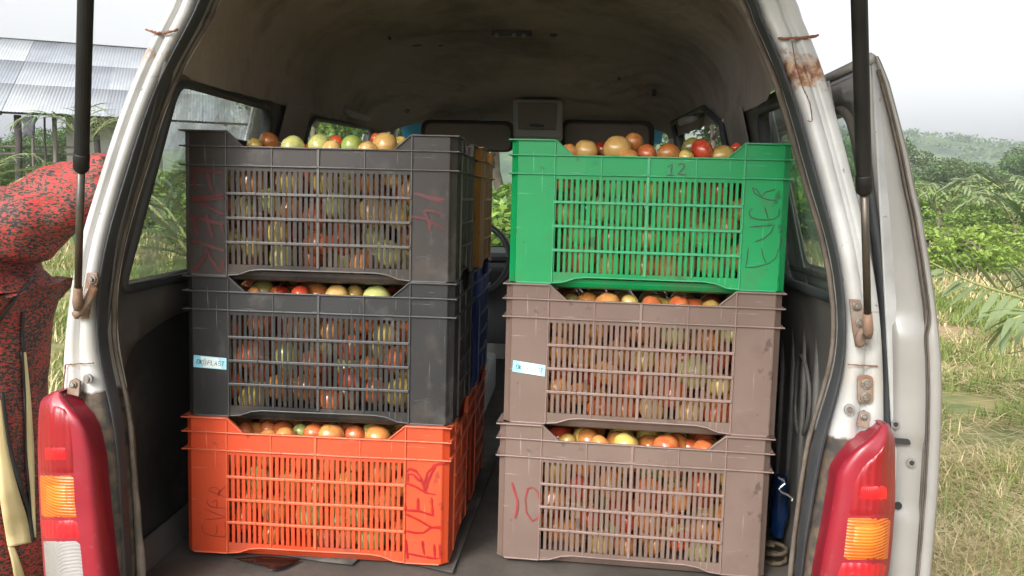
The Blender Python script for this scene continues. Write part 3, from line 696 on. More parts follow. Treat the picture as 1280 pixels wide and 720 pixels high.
# ================================================================= CRATES
CW, CD_, CH = .54, .36, .281
def plastic(name, c, c2, dust=(.13, .12, .11), rough=.42, lo=.55, hi=.95):
    m = plastic0(name, c, c2, dust, rough, lo, hi); t = m.node_tree; b = t.nodes['Principled BSDF']; L = t.links.new; N = t.nodes.new
    tc = N('ShaderNodeTexCoord'); src = b.inputs['Base Color'].links[0].from_socket
    for k, (sc_, rot, th) in enumerate((((260, 260, 9), .35, .70), ((14, 60, 240), -.2, .71), ((30, 30, 30), 0, .66))):
        mp = N('ShaderNodeMapping'); mp.inputs['Scale'].default_value = sc_; mp.inputs['Rotation'].default_value = (0, rot, 0); L(tc.outputs['Object'], mp.inputs[0])
        n = N('ShaderNodeTexNoise'); n.inputs['Scale'].default_value = 1; n.inputs['Detail'].default_value = 2; L(mp.outputs[0], n.inputs['Vector'])
        mr = N('ShaderNodeMapRange'); mr.inputs[1].default_value = th; mr.inputs[2].default_value = th+.05; mr.inputs[4].default_value = .75; L(n.outputs[0], mr.inputs[0])
        mx = N('ShaderNodeMix'); mx.data_type = 'RGBA'; L(mr.outputs[0], mx.inputs[0]); L(src, mx.inputs[6]); mx.inputs[7].default_value = (*[min(.9, q*1.2+.10) for q in c2], 1) if k < 2 else (*[q*.4+.01 for q in c], 1); src = mx.outputs[2]
    # brown dried mud towards the foot of the crate
    sp = N('ShaderNodeSeparateXYZ'); L(tc.outputs['Object'], sp.inputs[0]); n = N('ShaderNodeTexNoise'); n.inputs['Scale'].default_value = 16; n.inputs['Detail'].default_value = 8; L(tc.outputs['Object'], n.inputs['Vector'])
    mz = N('ShaderNodeMath'); mz.operation = 'MULTIPLY_ADD'; mz.inputs[1].default_value = -1.1; L(sp.outputs[2], mz.inputs[0]); L(n.outputs[0], mz.inputs[2])
    mr = N('ShaderNodeMapRange'); mr.inputs[1].default_value = .48; mr.inputs[2].default_value = .68; mr.inputs[4].default_value = .75; L(mz.outputs[0], mr.inputs[0])
    mx = N('ShaderNodeMix'); mx.data_type = 'RGBA'; L(mr.outputs[0], mx.inputs[0]); L(src, mx.inputs[6]); mx.inputs[7].default_value = (*[lerp(q, p_, .5) for q, p_ in zip(c, (.10, .075, .055))], 1); L(mx.outputs[2], b.inputs['Base Color'])
    return m
def plastic0(name, c, c2, dust, rough, lo, hi):
    return pm(name, c, c2, 7, rough, rough+.15, bump=.12, bscale=50, dirt=(dust, 11, lo, hi), bdist=.001, spec=.35)
PL = {'umber': plastic('dark_umber_plastic', (.025, .020, .018), (.035, .028, .026)),
      'black': plastic('black_plastic_crate', (.0115, .011, .011), (.017, .0165, .0165)),
      'orange': plastic('orange_plastic', (.45, .047, .012), (.51, .058, .016), (.40, .10, .05), .45, .70),
      'green': plastic('green_plastic', (.002, .22, .060), (.004, .27, .080), (.05, .22, .12), .38, .66),
      'brown': plastic('brown_plastic', (.120, .080, .063), (.155, .105, .085), (.20, .15, .125), .5, .62),
      'ochre': plastic('ochre_plastic', (.30, .13, .025), (.36, .17, .035)),
      'blue': plastic('navy_plastic', (.008, .025, .12), (.012, .035, .17))}
RIB_LIT = {'umber': ((.058, .050, .046), (.078, .070, .065)), 'black': ((.030, .030, .031), (.046, .046, .048)), 'orange': ((.52, .085, .03), (.58, .11, .04)), 'green': ((.020, .27, .11), (.035, .32, .14)), 'brown': ((.17, .110, .092), (.215, .145, .122)), 'ochre': ((.36, .17, .05), (.42, .21, .07)), 'blue': ((.03, .05, .20), (.04, .07, .26))}  # paler rib colours: light caught along the edges is painted into them
PLR = {k: pm('lit_rib_'+k, a, b_, 14, .38, .5, bump=.15, bscale=60, bdist=.001, spec=.6) for k, (a, b_) in RIB_LIT.items()}
def long_wall(mb_panel, mb_rib, mb_bar, half, hx, hy, rot, rng, cells):
    """one wall in local frame: runs along x in [-hx,hx], outer plane y=-hy; rot in quarter turns"""
    def T(p):
        x, y, z = p
        # slight outward bulge of the wall
        bul = .0035*math.cos(min(1, abs(x)/hx)*math.pi/2)*math.sin(math.pi*min(1, max(0, z/CH)))
        y -= bul+.0012*math.sin(x*31+hx*9)*math.sin(z*21)
        for _ in range(rot): x, y = -y, x
        return (x, y, z)
    def bx(mb, x0, x1, y0, y1, z0, z1, seg=1):
        for i in range(seg):
            a, b_ = lerp(x0, x1, i/seg), lerp(x0, x1, (i+1)/seg)
            vs = [(a,y0,z0),(b_,y0,z0),(b_,y1,z0),(a,y1,z0),(a,y0,z1),(b_,y0,z1),(b_,y1,z1),(a,y1,z1)]
            mb.add([T(p) for p in vs], [(0,3,2,1),(4,5,6,7),(0,1,5,4),(1,2,6,5),(2,3,7,6),(3,0,4,7)])
    fy = -hy+.0045      # face plane
    cx = .18 if hx > .2 else .10     # where the corner panels stop
    top = CH-.002; dip = .250; r3 = .214
    for s in (-1, 1):
        a, b_ = sorted((s*cx, s*(hx-.018)))
        bx(mb_panel, a, b_, fy, fy+.003, .002, top, 2)
        # chamfered corner
        q = [(s*(hx-.018), fy, .002), (s*(hx-.0045), fy+.012, .002), (s*(hx-.0045), fy+.012, top), (s*(hx-.018), fy, top)]
        q2 = [(p[0]-s*.003, p[1]+.003, p[2]) for p in q]
        mb_panel.add([T(p) for p in q+q2], [(0,1,2,3),(7,6,5,4),(0,4,5,1),(3,2,6,7),(1,5,6,2),(0,3,7,4)])
        # slope of the dip
        e = s*(cx-.034)
        q = [(s*cx, fy, dip), (e, fy, dip), (s*cx, fy, top)]; q2 = [(p[0], p[1]+.003, p[2]) for p in q]
        mb_panel.add([T(p) for p in q+q2], [(0,1,2),(5,4,3),(0,3,4,1),(1,4,5,2),(2,5,3,0)])
        q = [(s*cx, -hy, top), (e, -hy, dip), (e, fy+.004, dip), (s*cx, fy+.004, top)]; q2 = [(p[0], p[1], p[2]+.003) for p in q]
        mb_rib.add([T(p) for p in q+q2], [(0,3,2,1),(4,5,6,7),(0,1,5,4),(1,2,6,5),(2,3,7,6),(3,0,4,7)])
        a, b_ = sorted((s*cx, s*(hx+.0015)))
        bx(mb_rib, a, b_, -hy-.002, fy+.006, top-.001, top+.002, 1)
    bx(mb_panel, -cx, cx, fy, fy+.003, r3, dip, 6)
    # horizontal flanges
    bx(mb_rib, -hx-.0015, hx+.0015, -hy-.001, fy+.001, dip-.001, dip+.0018, 8)
    bx(mb_rib, -hx-.0015, hx+.0015, -hy-.001, fy+.001, r3-.001, r3+.0018, 8)
    rows_ = [.208, .161, .114, .067, .022]
    for z in rows_[1:-1]: bx(mb_rib, -cx, cx, fy-.004, fy+.002, z-.0028, z+.0028, 6)
    bx(mb_panel, -cx, cx, fy, fy+.003, rows_[0]-.003, r3, 6)
    # bottom band: arched
    n = 16
    for i in range(n):
        a, b_ = lerp(-cx, cx, i/n), lerp(-cx, cx, (i+1)/n)
        def zb(x):
            t = (cx-abs(x))/.05; t = max(0, min(1, t-.2)); return .002+.013*t*t*(3-2*t)
        za, zb_ = zb(a), zb(b_)
        q = [(a, fy, za), (b_, fy, zb_), (b_, fy, rows_[-1]+.002), (a, fy, rows_[-1]+.002)]; q2 = [(p[0], p[1]+.003, p[2]) for p in q]
        mb_panel.add([T(p) for p in q+q2], [(0,1,2,3),(7,6,5,4),(0,4,5,1),(3,2,6,7)])
        q = [(a, -hy+.003, za-.0012), (b_, -hy+.003, zb_-.0012), (b_, fy+.002, zb_-.0012), (a, fy+.002, za-.0012)]; q2 = [(p[0], p[1], p[2]+.0028) for p in q]
        mb_rib.add([T(p) for p in q+q2], [(0,3,2,1),(4,5,6,7),(0,1,5,4),(2,3,7,6)])
    for s in (-1, 1):
        a, b_ = sorted((s*cx, s*(hx-.02))); bx(mb_rib, a, b_, -hy+.003, fy+.002, .0, .003, 1)
        bx(mb_rib, s*cx-.0014, s*cx+.0014, -hy+.001, fy+.001, .002, top, 1)
    # inner verticals
    for c in range(1, cells):
        x = lerp(-cx, cx, c/cells); w_ = .0028 if c*2 == cells else .0014
        bx(mb_rib, x-w_, x+w_, -hy+.001+(.001 if c*2 != cells else 0), fy+.001, .020, dip, 1)
    # slats
    cwid = 2*cx/cells; ns = max(4, round(cwid/.0108))
    for c in range(cells):
        x0 = lerp(-cx, cx, c/cells); pit = (cwid-.003)/ns
        for r_ in range(4):
            z1, z0 = rows_[r_]-.0025, rows_[r_+1]+.0025
            for k in range(ns+1):
                xc = x0+.0015+k*pit; hw = pit*.30*rng.uniform(.84, 1.16)
                if k in (0, ns): hw *= .7
                bx(mb_bar, xc-hw, xc+hw, fy+.0005, fy+.0030, z0, z1, 1)
def make_crate_meshes(seed):
    rng = random.Random(seed); out = {}
    pa, rb = MB(), MB(); out_g = []
    for rot, hx, hy, cells in ((0, .27, .18, 4), (1, .18, .27, 2), (2, .27, .18, 4), (3, .18, .27, 2)):
        g = MB(); long_wall(pa, rb, g, None, hx, hy, rot, rng, cells); out_g.append(g.mesh('slats', PL['black']))
    base = MB(); base.box(-.245, .245, -.158, .158, .004, .009)
    # inset tray that drops into the crate below
    base.loft([[Vector((sx*.18, -.150, z)) for sx in (-1, 1)] for z in (.0, .0)])
    tray = []
    for z, ins in ((.010, 0), (.002, .001), (-.006, .006), (-.010, .016)):
        tray.append([(x, y, z) for x, y in rounded([(-.235+ins, -.160+ins), (.235-ins, -.160+ins), (.235-ins, .160-ins), (-.235+ins, .160-ins)], .03)])
    base.loft(tray, closed=True); base.add(tray[-1], [tuple(range(len(tray[-1])))])
    return pa.mesh('wall_panels', PL['black']), rb.mesh('ribs', PL['black']), out_g, base.mesh('base', PL['black'])
CM = [make_crate_meshes(s) for s in (1, 2)]
def crate(color, loc, rz, label, variant=0):
    pam, rbm, gms, bsm = CM[variant % 2]
    t = empty('plastic_crate', loc, rz); tag(t, label, 'crate', 'stacked plastic crates of tomatoes')
    def part(nm, me, bev):
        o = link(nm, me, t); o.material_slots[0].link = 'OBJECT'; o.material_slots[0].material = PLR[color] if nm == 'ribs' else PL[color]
        if bev:
            bb_ = o.modifiers.new('b', 'BEVEL'); bb_.width = bev; bb_.segments = 2; bb_.limit_method = 'ANGLE'; bb_.angle_limit = R(50)
        return o
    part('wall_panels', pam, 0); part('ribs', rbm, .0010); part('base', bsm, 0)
    for g in gms: part('slatted_wall', g, 0)
    return t
def fit(uL, vL, uR, zt, yguess, rz):
    """place so that the top front left flange corner falls on (uL,vL) at height zt"""
    d = ray(uL, vL); 
    q = P(uL, vL, y=yguess)
    return q
LX, LY, RX, RY, RA = -.5954, .24, .0314, .2938, .0688
H = .281
def cpos(x0, y0, a, k):   # from front-left corner to centre
    X = Vector((math.cos(a), -math.sin(a), 0)); Y = Vector((math.sin(a), math.cos(a), 0))
    c = Vector((x0, y0, FL+.004+H*k))+X*CW/2+Y*CD_/2; return c
CR_ = {}
specs = [('orange', 'L', 0, -.004, .0, .010, 'bright orange crate on the van floor, bottom of the left stack, with bold red letters'),
         ('black', 'L', 1, .0, .003, .004, 'black crate with a small blue sticker, middle of the left stack'),
         ('umber', 'L', 2, .0, -.004, -.006, 'dark umber crate with faded red letters and number 14, topmost of the left stack'),
         ('brown', 'R', 0, -.006, -.004, .0, 'dusty brown crate marked 10 in red on the van floor, bottom of the right stack'),
         ('brown', 'R', 1, .0, .0, .0, 'dusty brown crate with a small blue sticker under the green crate'),
         ('green', 'R', 2, .004, .004, -.012, 'bright green crate marked 12, topmost of the right stack')]
for i, (c, st, k, dx, dy, da, lab) in enumerate(specs):
    if st == 'L': x0, y0, a = LX, LY, 0
    else: x0, y0, a = RX, RY, RA
    p = cpos(x0+dx, y0+dy, a+da, k)
    if c == 'brown' and k == 0: nm = 'brown0'
    else: nm = c
    CR_[nm] = (crate(c, p, -(a+da), lab, i), p, a+da, k)
for c, k, lab, gp in (('ochre', 2, 'ochre brown crate behind the dark umber crate, topmost of the rear left stack', .008), ('blue', 1, 'navy blue crate behind the black crate, under the ochre one', .005), ('orange', 0, 'orange crate behind the front orange crate, at the foot of the rear left stack', .006)):
    p = cpos(LX+.004*k, LY+CD_+gp, 0, k); CR_['b_'+c] = (crate(c, p, rnd.uniform(-.006, .006), lab, k+1), p, 0, k)
for c, k, lab in (('umber', 0, 'dark umber crate hidden behind the bottom brown crate of the right stack'), ('brown', 1, 'brown crate hidden behind the brown crate that bears a blue sticker')):
    p = cpos(RX+.03, RY+CD_+.02, RA, k); CR_['r_'+c] = (crate(c, p, -RA, lab, k), p, RA, k)
def to_local(t, p, a):       # world -> crate local for a point
    d = p-t; X = Vector((math.cos(a), -math.sin(a), 0)); Y = Vector((math.sin(a), math.cos(a), 0)); return Vector((d.dot(X), d.dot(Y), d.z))
def pix_local(key, u, v, yl=-.176):
    t, pos, a, k = CR_[key]; X = Vector((math.cos(a), -math.sin(a), 0)); Y = Vector((math.sin(a), math.cos(a), 0))
    d = ray(u, v); n = Y; s = ((pos+Y*yl)-CAM).dot(n)/d.dot(n); return to_local(pos, CAM+d*s, a)
def ink(key, strokes, width, mat, off=(0, 0), name='marker_writing', lift=.0030, jit=.12):
    t = CR_[key][0]; mm = MB()
    for st in strokes:
        q = [pix_local(key, u+off[0], v+off[1]) for u, v in st]
        qq = [q[0]]
        for i in range(1, len(q)):
            n_ = max(1, int((q[i]-q[i-1]).length/.006)); qq += [lerp(q[i-1], q[i], j/n_) for j in range(1, n_+1)]
        q = qq
        rows = []
        for i, p in enumerate(q):
            tt = (q[min(i+1, len(q)-1)]-q[max(i-1, 0)]); tt.y = 0; tt = tt.normalized(); nn = Vector((-tt.z, 0, tt.x)); w_ = width*(1+jit*rnd.uniform(-1, 1))*(.7 if i in (0, len(q)-1) else 1)
            bul = .0035*math.cos(min(1, abs(p.x)/.27)*math.pi/2)*math.sin(math.pi*min(1, max(0, p.z/CH)))
            y = -.1755-bul-.0009-.0012*math.sin(p.x*31+2.43)*math.sin(p.z*21); rows.append([(p.x-nn.x*w_/2, y, p.z-nn.z*w_/2), (p.x+nn.x*w_/2, y, p.z+nn.z*w_/2)])
        mm.loft(rows)
    return mm.build(name, mat, t)
M['ink_red'] = pm('red_marker', (.26, .003, .004), (.34, .005, .005), 60, .45)
M['ink_dark'] = pm('dark_red_marker', (.065, .007, .008), (.090, .009, .010), 40, .4)
M['ink_black'] = pm('black_marker', (.02, .03, .025), (.03, .04, .03), 60, .5)
M['ink_thin'] = pm('thin_red_pen', (.16, .010, .006), (.20, .014, .008), 60, .5)
M['ink_maroon'] = pm('maroon_marker', (.22, .015, .02), (.28, .02, .025), 60, .5)
def px(l, sc, ox, oy): return [[(ox+x/sc, oy+y/sc) for x, y in st] for st in l]
# orange crate: EVER reading upwards, bold at the right, thin at the left
ink('orange', px([[(60,625),(150,645),(240,660)],[(45,535),(52,600),(60,662)],[(155,545),(158,590),(168,635)],[(230,565),(235,660)],[(264,568),(268,655),(235,662)],
  [(45,368),(130,410),(205,455),(278,472)],[(45,478),(110,492),(160,492),(205,462),(275,455)],
  [(45,345),(130,350),(180,368),(230,385)],[(40,228),(36,290),(45,345)],[(125,268),(125,350)],[(212,265),(222,380)],
  [(40,170),(110,195),(175,235),(238,248)],[(42,185),(40,110),(72,82),(110,95),(140,130),(160,185),(172,240)],[(60,165),(62,115),(95,118),(140,165)],[(165,185),(185,110),(230,60),(300,40)],[(172,235),(195,150),(235,66)]], 5.14, 500, 570), .0042, M['ink_red'], off=(-2, 0), jit=.35)
ink('orange', px([[(125,185),(220,215),(300,255)],[(135,185),(150,150),(200,150),(235,180),(225,240)],[(220,240),(250,180),(305,135)],
  [(120,275),(115,310),(150,340),(215,355),(300,358)],[(165,300),(212,275),(212,350)],[(90,365),(200,410),(295,450),(200,465),(100,472)],
  [(70,525),(60,560),(90,610),(180,638),(290,650),(310,600),(285,490)],[(210,530),(215,580),(190,638)]], 8.0, 245, 590), .0013, M['ink_thin'])
ink('green', px([[(85,80),(100,120),(150,150),(200,166),(250,168)],[(85,80),(115,95),(150,145)],[(150,145),(175,112),(245,92)],
  [(85,222),(65,240),(62,262),(75,285),(130,302),(195,304),(235,298),(268,275),(272,225)],[(170,215),(195,300)],[(68,352),(240,338),(210,395),(160,435),(100,455)],
  [(55,495),(50,560),(38,632),(110,628),(200,605),(245,570),(272,500),(285,440),(282,415)],[(148,500),(160,560),(180,605)]], 5.53, 925, 220), .0017, M['ink_black'])
g7 = lambda l: px(l, 3.13, 610, 150)
ink('green', g7([[(703,185),(722,172),(714,215)], [(700,217),(728,216)], [(742,180),(752,171),(766,173),(768,184),(755,200),(742,214),(775,214)]]), .0026, M['ink_black'])
b9 = lambda l: px(l, 3.2, 610, 520)
ink('brown0', b9([[(118,265),(128,300),(140,340),(138,375),(130,408)]]), .0040, M['ink_maroon'], off=(-7, 0)); ink('brown0', b9([[(172,285),(160,330),(165,385),(188,420),(212,405),(222,350),(210,305),(190,284),(165,290)]]), .0024, M['ink_maroon'], off=(-3.5, 0))
ink('umber', px([[(75,60),(72,110),(76,170)],[(150,75),(160,130),(175,185)],[(60,50),(150,62),(248,78)],[(45,240),(130,238),(250,230)],[(60,232),(140,222),(248,205)],[(90,255),(170,285),(250,330)],
  [(45,330),(100,350),(240,385)],[(60,340),(80,400),(95,455)],[(145,325),(165,400),(185,465)],[(238,385),(246,430)],
  [(45,485),(100,490),(180,522),(250,545)],[(150,530),(140,575),(110,620),(65,670)],[(155,540),(170,590),(190,620),(225,670),(245,640),(240,600)]], 4.8, 228, 200), .0060, M['ink_dark'], jit=.3)
ink('umber', px([[(90,155),(200,180),(370,215)],[(150,178),(250,205),(350,240)],[(175,310),(250,312),(372,352)],[(175,310),(215,380),(232,440),(232,495)],[(60,365),(200,385),(300,440),(368,480)]], 7.2, 505, 220), .0050, M['ink_dark'], jit=.3)
# stickers
M['stk'] = pm('sticker_blue', (.20, .50, .66), (.38, .66, .74), 9, .35); M['stkw'] = pm('sticker_white', (.70, .80, .82), None, 9, .35)
def sticker(key, poly, off):
    t = CR_[key][0]
    q = [pix_local(key, u, v) for u, v in poly]
    def fixy(p, l):
        bul = .0035*math.cos(min(1, abs(p[0])/.27)*math.pi/2)*math.sin(math.pi*min(1, max(0, p[2]/CH))); return Vector((p[0], -.1755-bul-l-.0012*math.sin(p[0]*31+2.43)*math.sin(p[2]*21), p[2]))
    mm = MB(); n = 6; rows = [[fixy(lerp(lerp(q[0], q[1], i/n), lerp(q[3], q[2], i/n), j/2), .0006) for i in range(n+1)] for j in range(3)]
    mm.loft(rows); s_ = mm.build('sticker', M['stk'], t)
    def at(a, b_, l): return fixy(lerp(lerp(q[0], q[1], a), lerp(q[3], q[2], a), b_), l)
    mm = MB(); mm.loft([[at(a, b_, .0009) for a in [.20+.55*i/8+.12*b_ for i in range(9)]] for b_ in (.05, .5, .95)]); mm.build('white_band', M['stkw'], s_)
    mm = MB()
    G = {'O': [[(0,0),(1,0),(1,1),(0,1),(0,0)]], 'K': [[(0,0),(0,1)], [(1,0),(0,.5),(1,1)]], 'P': [[(0,1),(0,0),(1,0),(1,.5),(0,.5)]], 'L': [[(0,0),(0,1),(1,1)]], 'A': [[(0,1),(.5,0),(1,1)], [(.2,.6),(.8,.6)]], 'S': [[(1,0),(0,0),(0,.5),(1,.5),(1,1),(0,1)]], 'T': [[(0,0),(1,0)], [(.5,0),(.5,1)]]}
    x = .10; 
    for ch in 'OK*PLAST':
        if ch == '*':
            cx_, cy_ = x+.035, .52
            for rr_ in (1, .5): mm.tube([at(cx_+.045*rr_*math.cos(a), cy_+.30*rr_*math.sin(a), .0011) for a in [i*math.pi/6 for i in range(12)]], .00035, 4, closed=True)
            x += .12; continue
        for st in G[ch]:
            pts = [at(x+.070*px_+.02*(1-py_), .34+.36*py_, .0011) for px_, py_ in st]; mm.tube(pts, .00062, 4)
        x += .105
    mm.build('printed_name', M['ink_black'], s_); return s_
sticker('black', [(242.5,443.5),(283.5,447.5),(283.5,462),(242,458.5)], 0)
sticker('brown', [(641.5,450),(682,456.5),(681,470.5),(640.5,464)], 0)

# ================================================================= TOMATOES
def tomato_mesh(seed):
    rng = random.Random(seed); rings, seg = 11, 18; vs = []; fs = []
    lob = rng.uniform(.03, .10); nl = rng.choice((4, 5, 5, 6)); ph = rng.uniform(0, 6); sq = rng.uniform(.78, 1.08); ax_ = rng.uniform(.90, 1.10)
    vs.append((0, 0, sq*.86))
    for i in range(1, rings):
        a = math.pi*i/rings; r_ = math.sin(a)**.92; z = math.cos(a)*sq
        if z > 0: z -= .16*sq*math.exp(-(r_/.28)**2)
        for k in range(seg):
            th = 2*math.pi*k/seg; q = 1+lob*math.cos(nl*th+ph)*max(0, math.cos(a*.9))
            vs.append((r_*q*math.cos(th)*ax_, r_*q*math.sin(th)/ax_, z))
    vs.append((0, 0, -sq)); top = len(vs)-1
    for k in range(seg): fs.append((0, 1+k, 1+(k+1) % seg)); fs.append((top, top-seg+(k+1) % seg, top-seg+k))
    for i in range(rings-2):
        for k in range(seg): a = 1+i*seg; fs.append((a+k, a+seg+k, a+seg+(k+1) % seg, a+(k+1) % seg))
    mb = MB(); mb.add(vs, fs); return mb.mesh('tomato', None or M['rubber'], True)
def tom_mat(name, c1, c2, c3=None):
    m = pm(name, c1, c2, .9, .19, .30, coat=.3, dirt=((.42, .30, .08), 1.1, .52, .80), sss=.0, spec=.55, detail=2); t = m.node_tree; b = t.nodes['Principled BSDF']; L = t.links.new; N = t.nodes.new
    # per-object variation of the noise offset and fine speckle
    oi = N('ShaderNodeObjectInfo'); mp = [n for n in t.nodes if n.type == 'MAPPING'][0]
    cm = N('ShaderNodeCombineXYZ'); mu = N('ShaderNodeMath'); mu.operation = 'MULTIPLY'; mu.inputs[1].default_value = 40; L(oi.outputs['Random'], mu.inputs[0]); L(mu.outputs[0], cm.inputs[0]); L(mu.outputs[0], cm.inputs[2]); L(cm.outputs[0], mp.inputs['Location'])
    return m
TM = {'peach': tom_mat('peach_tomato', (.55, .30, .09), (.62, .40, .14)), 'red': tom_mat('red_tomato', (.42, .036, .018), (.56, .085, .032)), 'redorange': tom_mat('redorange_tomato', (.50, .085, .028), (.60, .17, .055)),
      'orange': tom_mat('orange_tomato', (.58, .18, .045), (.64, .29, .09)), 'brownorange': tom_mat('dull_orange_tomato', (.38, .11, .025), (.50, .21, .06)),
      'yellow': tom_mat('yellow_tomato', (.60, .40, .09), (.66, .50, .15)), 'palegreen': tom_mat('palegreen_tomato', (.38, .42, .12), (.52, .50, .18)),
      'green': tom_mat('green_tomato', (.24, .34, .07), (.36, .42, .12)), 'darkred': tom_mat('darkred_tomato', (.22, .012, .008), (.32, .03, .012)), 'ochre': tom_mat('ochre_tomato', (.42, .24, .06), (.50, .34, .10)),
      'olive': tom_mat('olive_tomato', (.15, .14, .04), (.24, .19, .06))}
WORD = {'peach': 'peach-coloured', 'red': 'red', 'redorange': 'orange-red', 'orange': 'orange', 'brownorange': 'dull orange', 'yellow': 'yellow', 'palegreen': 'pale green', 'green': 'green', 'darkred': 'dark red', 'ochre': 'ochre yellow', 'olive': 'olive green'}
TMS = [tomato_mesh(s) for s in range(12)]
M['calyx'] = pm('calyx', (.05, .12, .02), (.09, .16, .035), 30, .7)
def calyx_mesh():
    m = MB()
    for k in range(5):
        a = k*2*math.pi/5; c, s = math.cos(a), math.sin(a); pts = [(.05, .72, .10), (.35, .84, .09), (.62, .80, .04), (.80, .70+.12*(k % 2), .01)]
        m.loft([[(r_*c-w_*s, r_*s+w_*c, z), (r_*c+w_*s, r_*s-w_*c, z)] for r_, z, w_ in pts])
    m.tube([(0, 0, .66), (.03, 0, .9), (.10, .02, 1.05)], .05, 6); return m.mesh('calyx', M['calyx'], True)
CXM = calyx_mesh()
TC = [0]
ORD = ['first', 'second', 'third', 'fourth', 'fifth', 'sixth', 'seventh', 'eighth', 'ninth', 'tenth', 'eleventh', 'twelfth', 'thirteenth', 'fourteenth']
CN = {'orange': 'front orange crate', 'black': 'black crate', 'umber': 'dark umber crate', 'brown0': 'bottom brown crate', 'brown': 'upper brown crate', 'green': 'green crate'}
def tomato(p, r_, c, label, group, cal=False, rot=None):
    o = link('tomato', TMS[rnd.randrange(12)], None); o.material_slots[0].link = 'OBJECT'; o.material_slots[0].material = TM[c]
    o.location = p; o.scale = (r_, r_, r_); o.rotation_euler = rot or (rnd.uniform(-1.4, 1.4), rnd.uniform(-1.4, 1.4), rnd.uniform(0, 6.28)); tag(o, label, 'tomato', group); TC[0] += 1
    if cal: link('calyx', CXM, o)
    return o
TOP = {
 'umber': (3.048, 220, 150, [(300,98,30,'yellow',1,.05),(355,88,40,'brownorange',0,.09),(445,108,48,'palegreen',0,.05),(500,110,18,'red',0,.07),(545,98,45,'palegreen',0,.07),(590,116,38,'peach',0,.045),(610,88,28,'red',1,.10),(672,102,44,'green',0,.06),(730,120,38,'peach',0,.045),(795,98,50,'peach',1,.07),(765,74,24,'red',0,.13),(855,92,28,'yellow',0,.12)]),
 'black': (3.048, 220, 330, [(295,118,30,'orange',0,.045),(330,108,50,'olive',0,.08),(395,122,44,'darkred',1,.07),(475,120,38,'red',0,.05),(545,120,50,'brownorange',0,.09),(612,128,48,'peach',0,.05),(680,122,40,'ochre',0,.08),(765,130,50,'palegreen',0,.05)]),
 'orange': (3.048, 220, 510, [(265,90,36,'redorange',0,.06),(352,82,34,'redorange',1,.09),(350,108,32,'orange',0,.045),(415,82,34,'redorange',0,.10),(417,110,38,'orange',0,.045),(470,92,32,'palegreen',0,.08),(525,98,40,'redorange',0,.06),(592,104,46,'orange',1,.05),(677,105,40,'redorange',1,.07),(770,112,48,'orange',0,.05)]),
 'green': (3.13, 610, 150, [(318,130,34,'orange',0,.05),(383,122,46,'peach',0,.06),(445,118,32,'darkred',0,.09),(505,115,54,'peach',0,.06),(568,92,42,'brownorange',0,.11),(550,148,38,'orange',0,.04),(620,135,38,'redorange',0,.08),(705,136,48,'brownorange',1,.05),(775,145,30,'yellow',1,.04),(795,108,38,'olive',0,.10),(838,124,50,'red',0,.06),(915,140,45,'ochre',0,.06),(968,112,22,'red',0,.10)]),
 'brown': (3.2, 610, 350, [(330,92,36,'olive',0,.08),(398,95,45,'brownorange',1,.08),(475,102,55,'orange',0,.05),(568,102,42,'yellow',0,.07),(655,106,45,'redorange',0,.05),(722,102,32,'ochre',0,.10),(763,108,43,'redorange',0,.05),(832,112,36,'brownorange',0,.09),(890,118,38,'ochre',0,.06)]),
 'brown0': (3.2, 610, 520, [(312,104,36,'ochre',0,.06),(400,95,48,'brownorange',0,.08),(450,120,42,'orange',0,.045),(552,112,55,'yellow',0,.055),(622,115,34,'brownorange',0,.10),(710,130,56,'redorange',0,.055),(798,126,40,'redorange',0,.09),(862,138,46,'redorange',0,.05)])}
sheet_stuff = MB(); stuff_c = []
for key, (sc, ox, oy, lst) in TOP.items():
    t, pos, a, k = CR_[key]
    Yv = Vector((math.sin(a), math.cos(a), 0))
    for n, (x, y, r_, c, cal, dep) in enumerate(sorted(lst)):
        u, v = ox+x/sc, oy+y/sc; d = ray(u, v); s = ((pos+Yv*(-.18+dep+.012))-CAM).dot(Yv)/d.dot(Yv); p = CAM+d*s
        rad = r_/sc/FPX*d.length*s/d.length*1.0
        tomato(p, rad*1.03, c, '%s tomato, %s from left, in the open rim of the %s' % (WORD[c], ORD[n], CN[key]), 'tomatoes heaped in the open rims', bool(cal), (rnd.uniform(-.7, .2), rnd.uniform(-.6, .6), rnd.uniform(0, 6)) if cal else None)
MIXES = {'umber': ['peach']*2+['redorange']*4+['brownorange']*3+['red']*2+['orange']*2+['palegreen']*4+['yellow']*2, 'black': ['redorange']*4+['brownorange']*3+['red', 'darkred', 'orange', 'orange', 'palegreen', 'yellow', 'ochre'], 'orange': ['orange']*5+['redorange']*2+['yellow']*2+['palegreen'],
         'green': ['brownorange']*2+['peach']*3+['redorange']+['palegreen']*3+['orange']*2+['yellow', 'ochre', 'green'], 'brown': ['peach']*2+['redorange']*4+['red']+['brownorange']*2+['orange']*2+['yellow', 'palegreen', 'darkred'], 'brown0': ['peach']*2+['redorange']*3+['red', 'orange', 'orange', 'orange']+['brownorange']*2+['yellow', 'palegreen', 'ochre']}
ROWN = ['bottom', 'second', 'third', 'top']
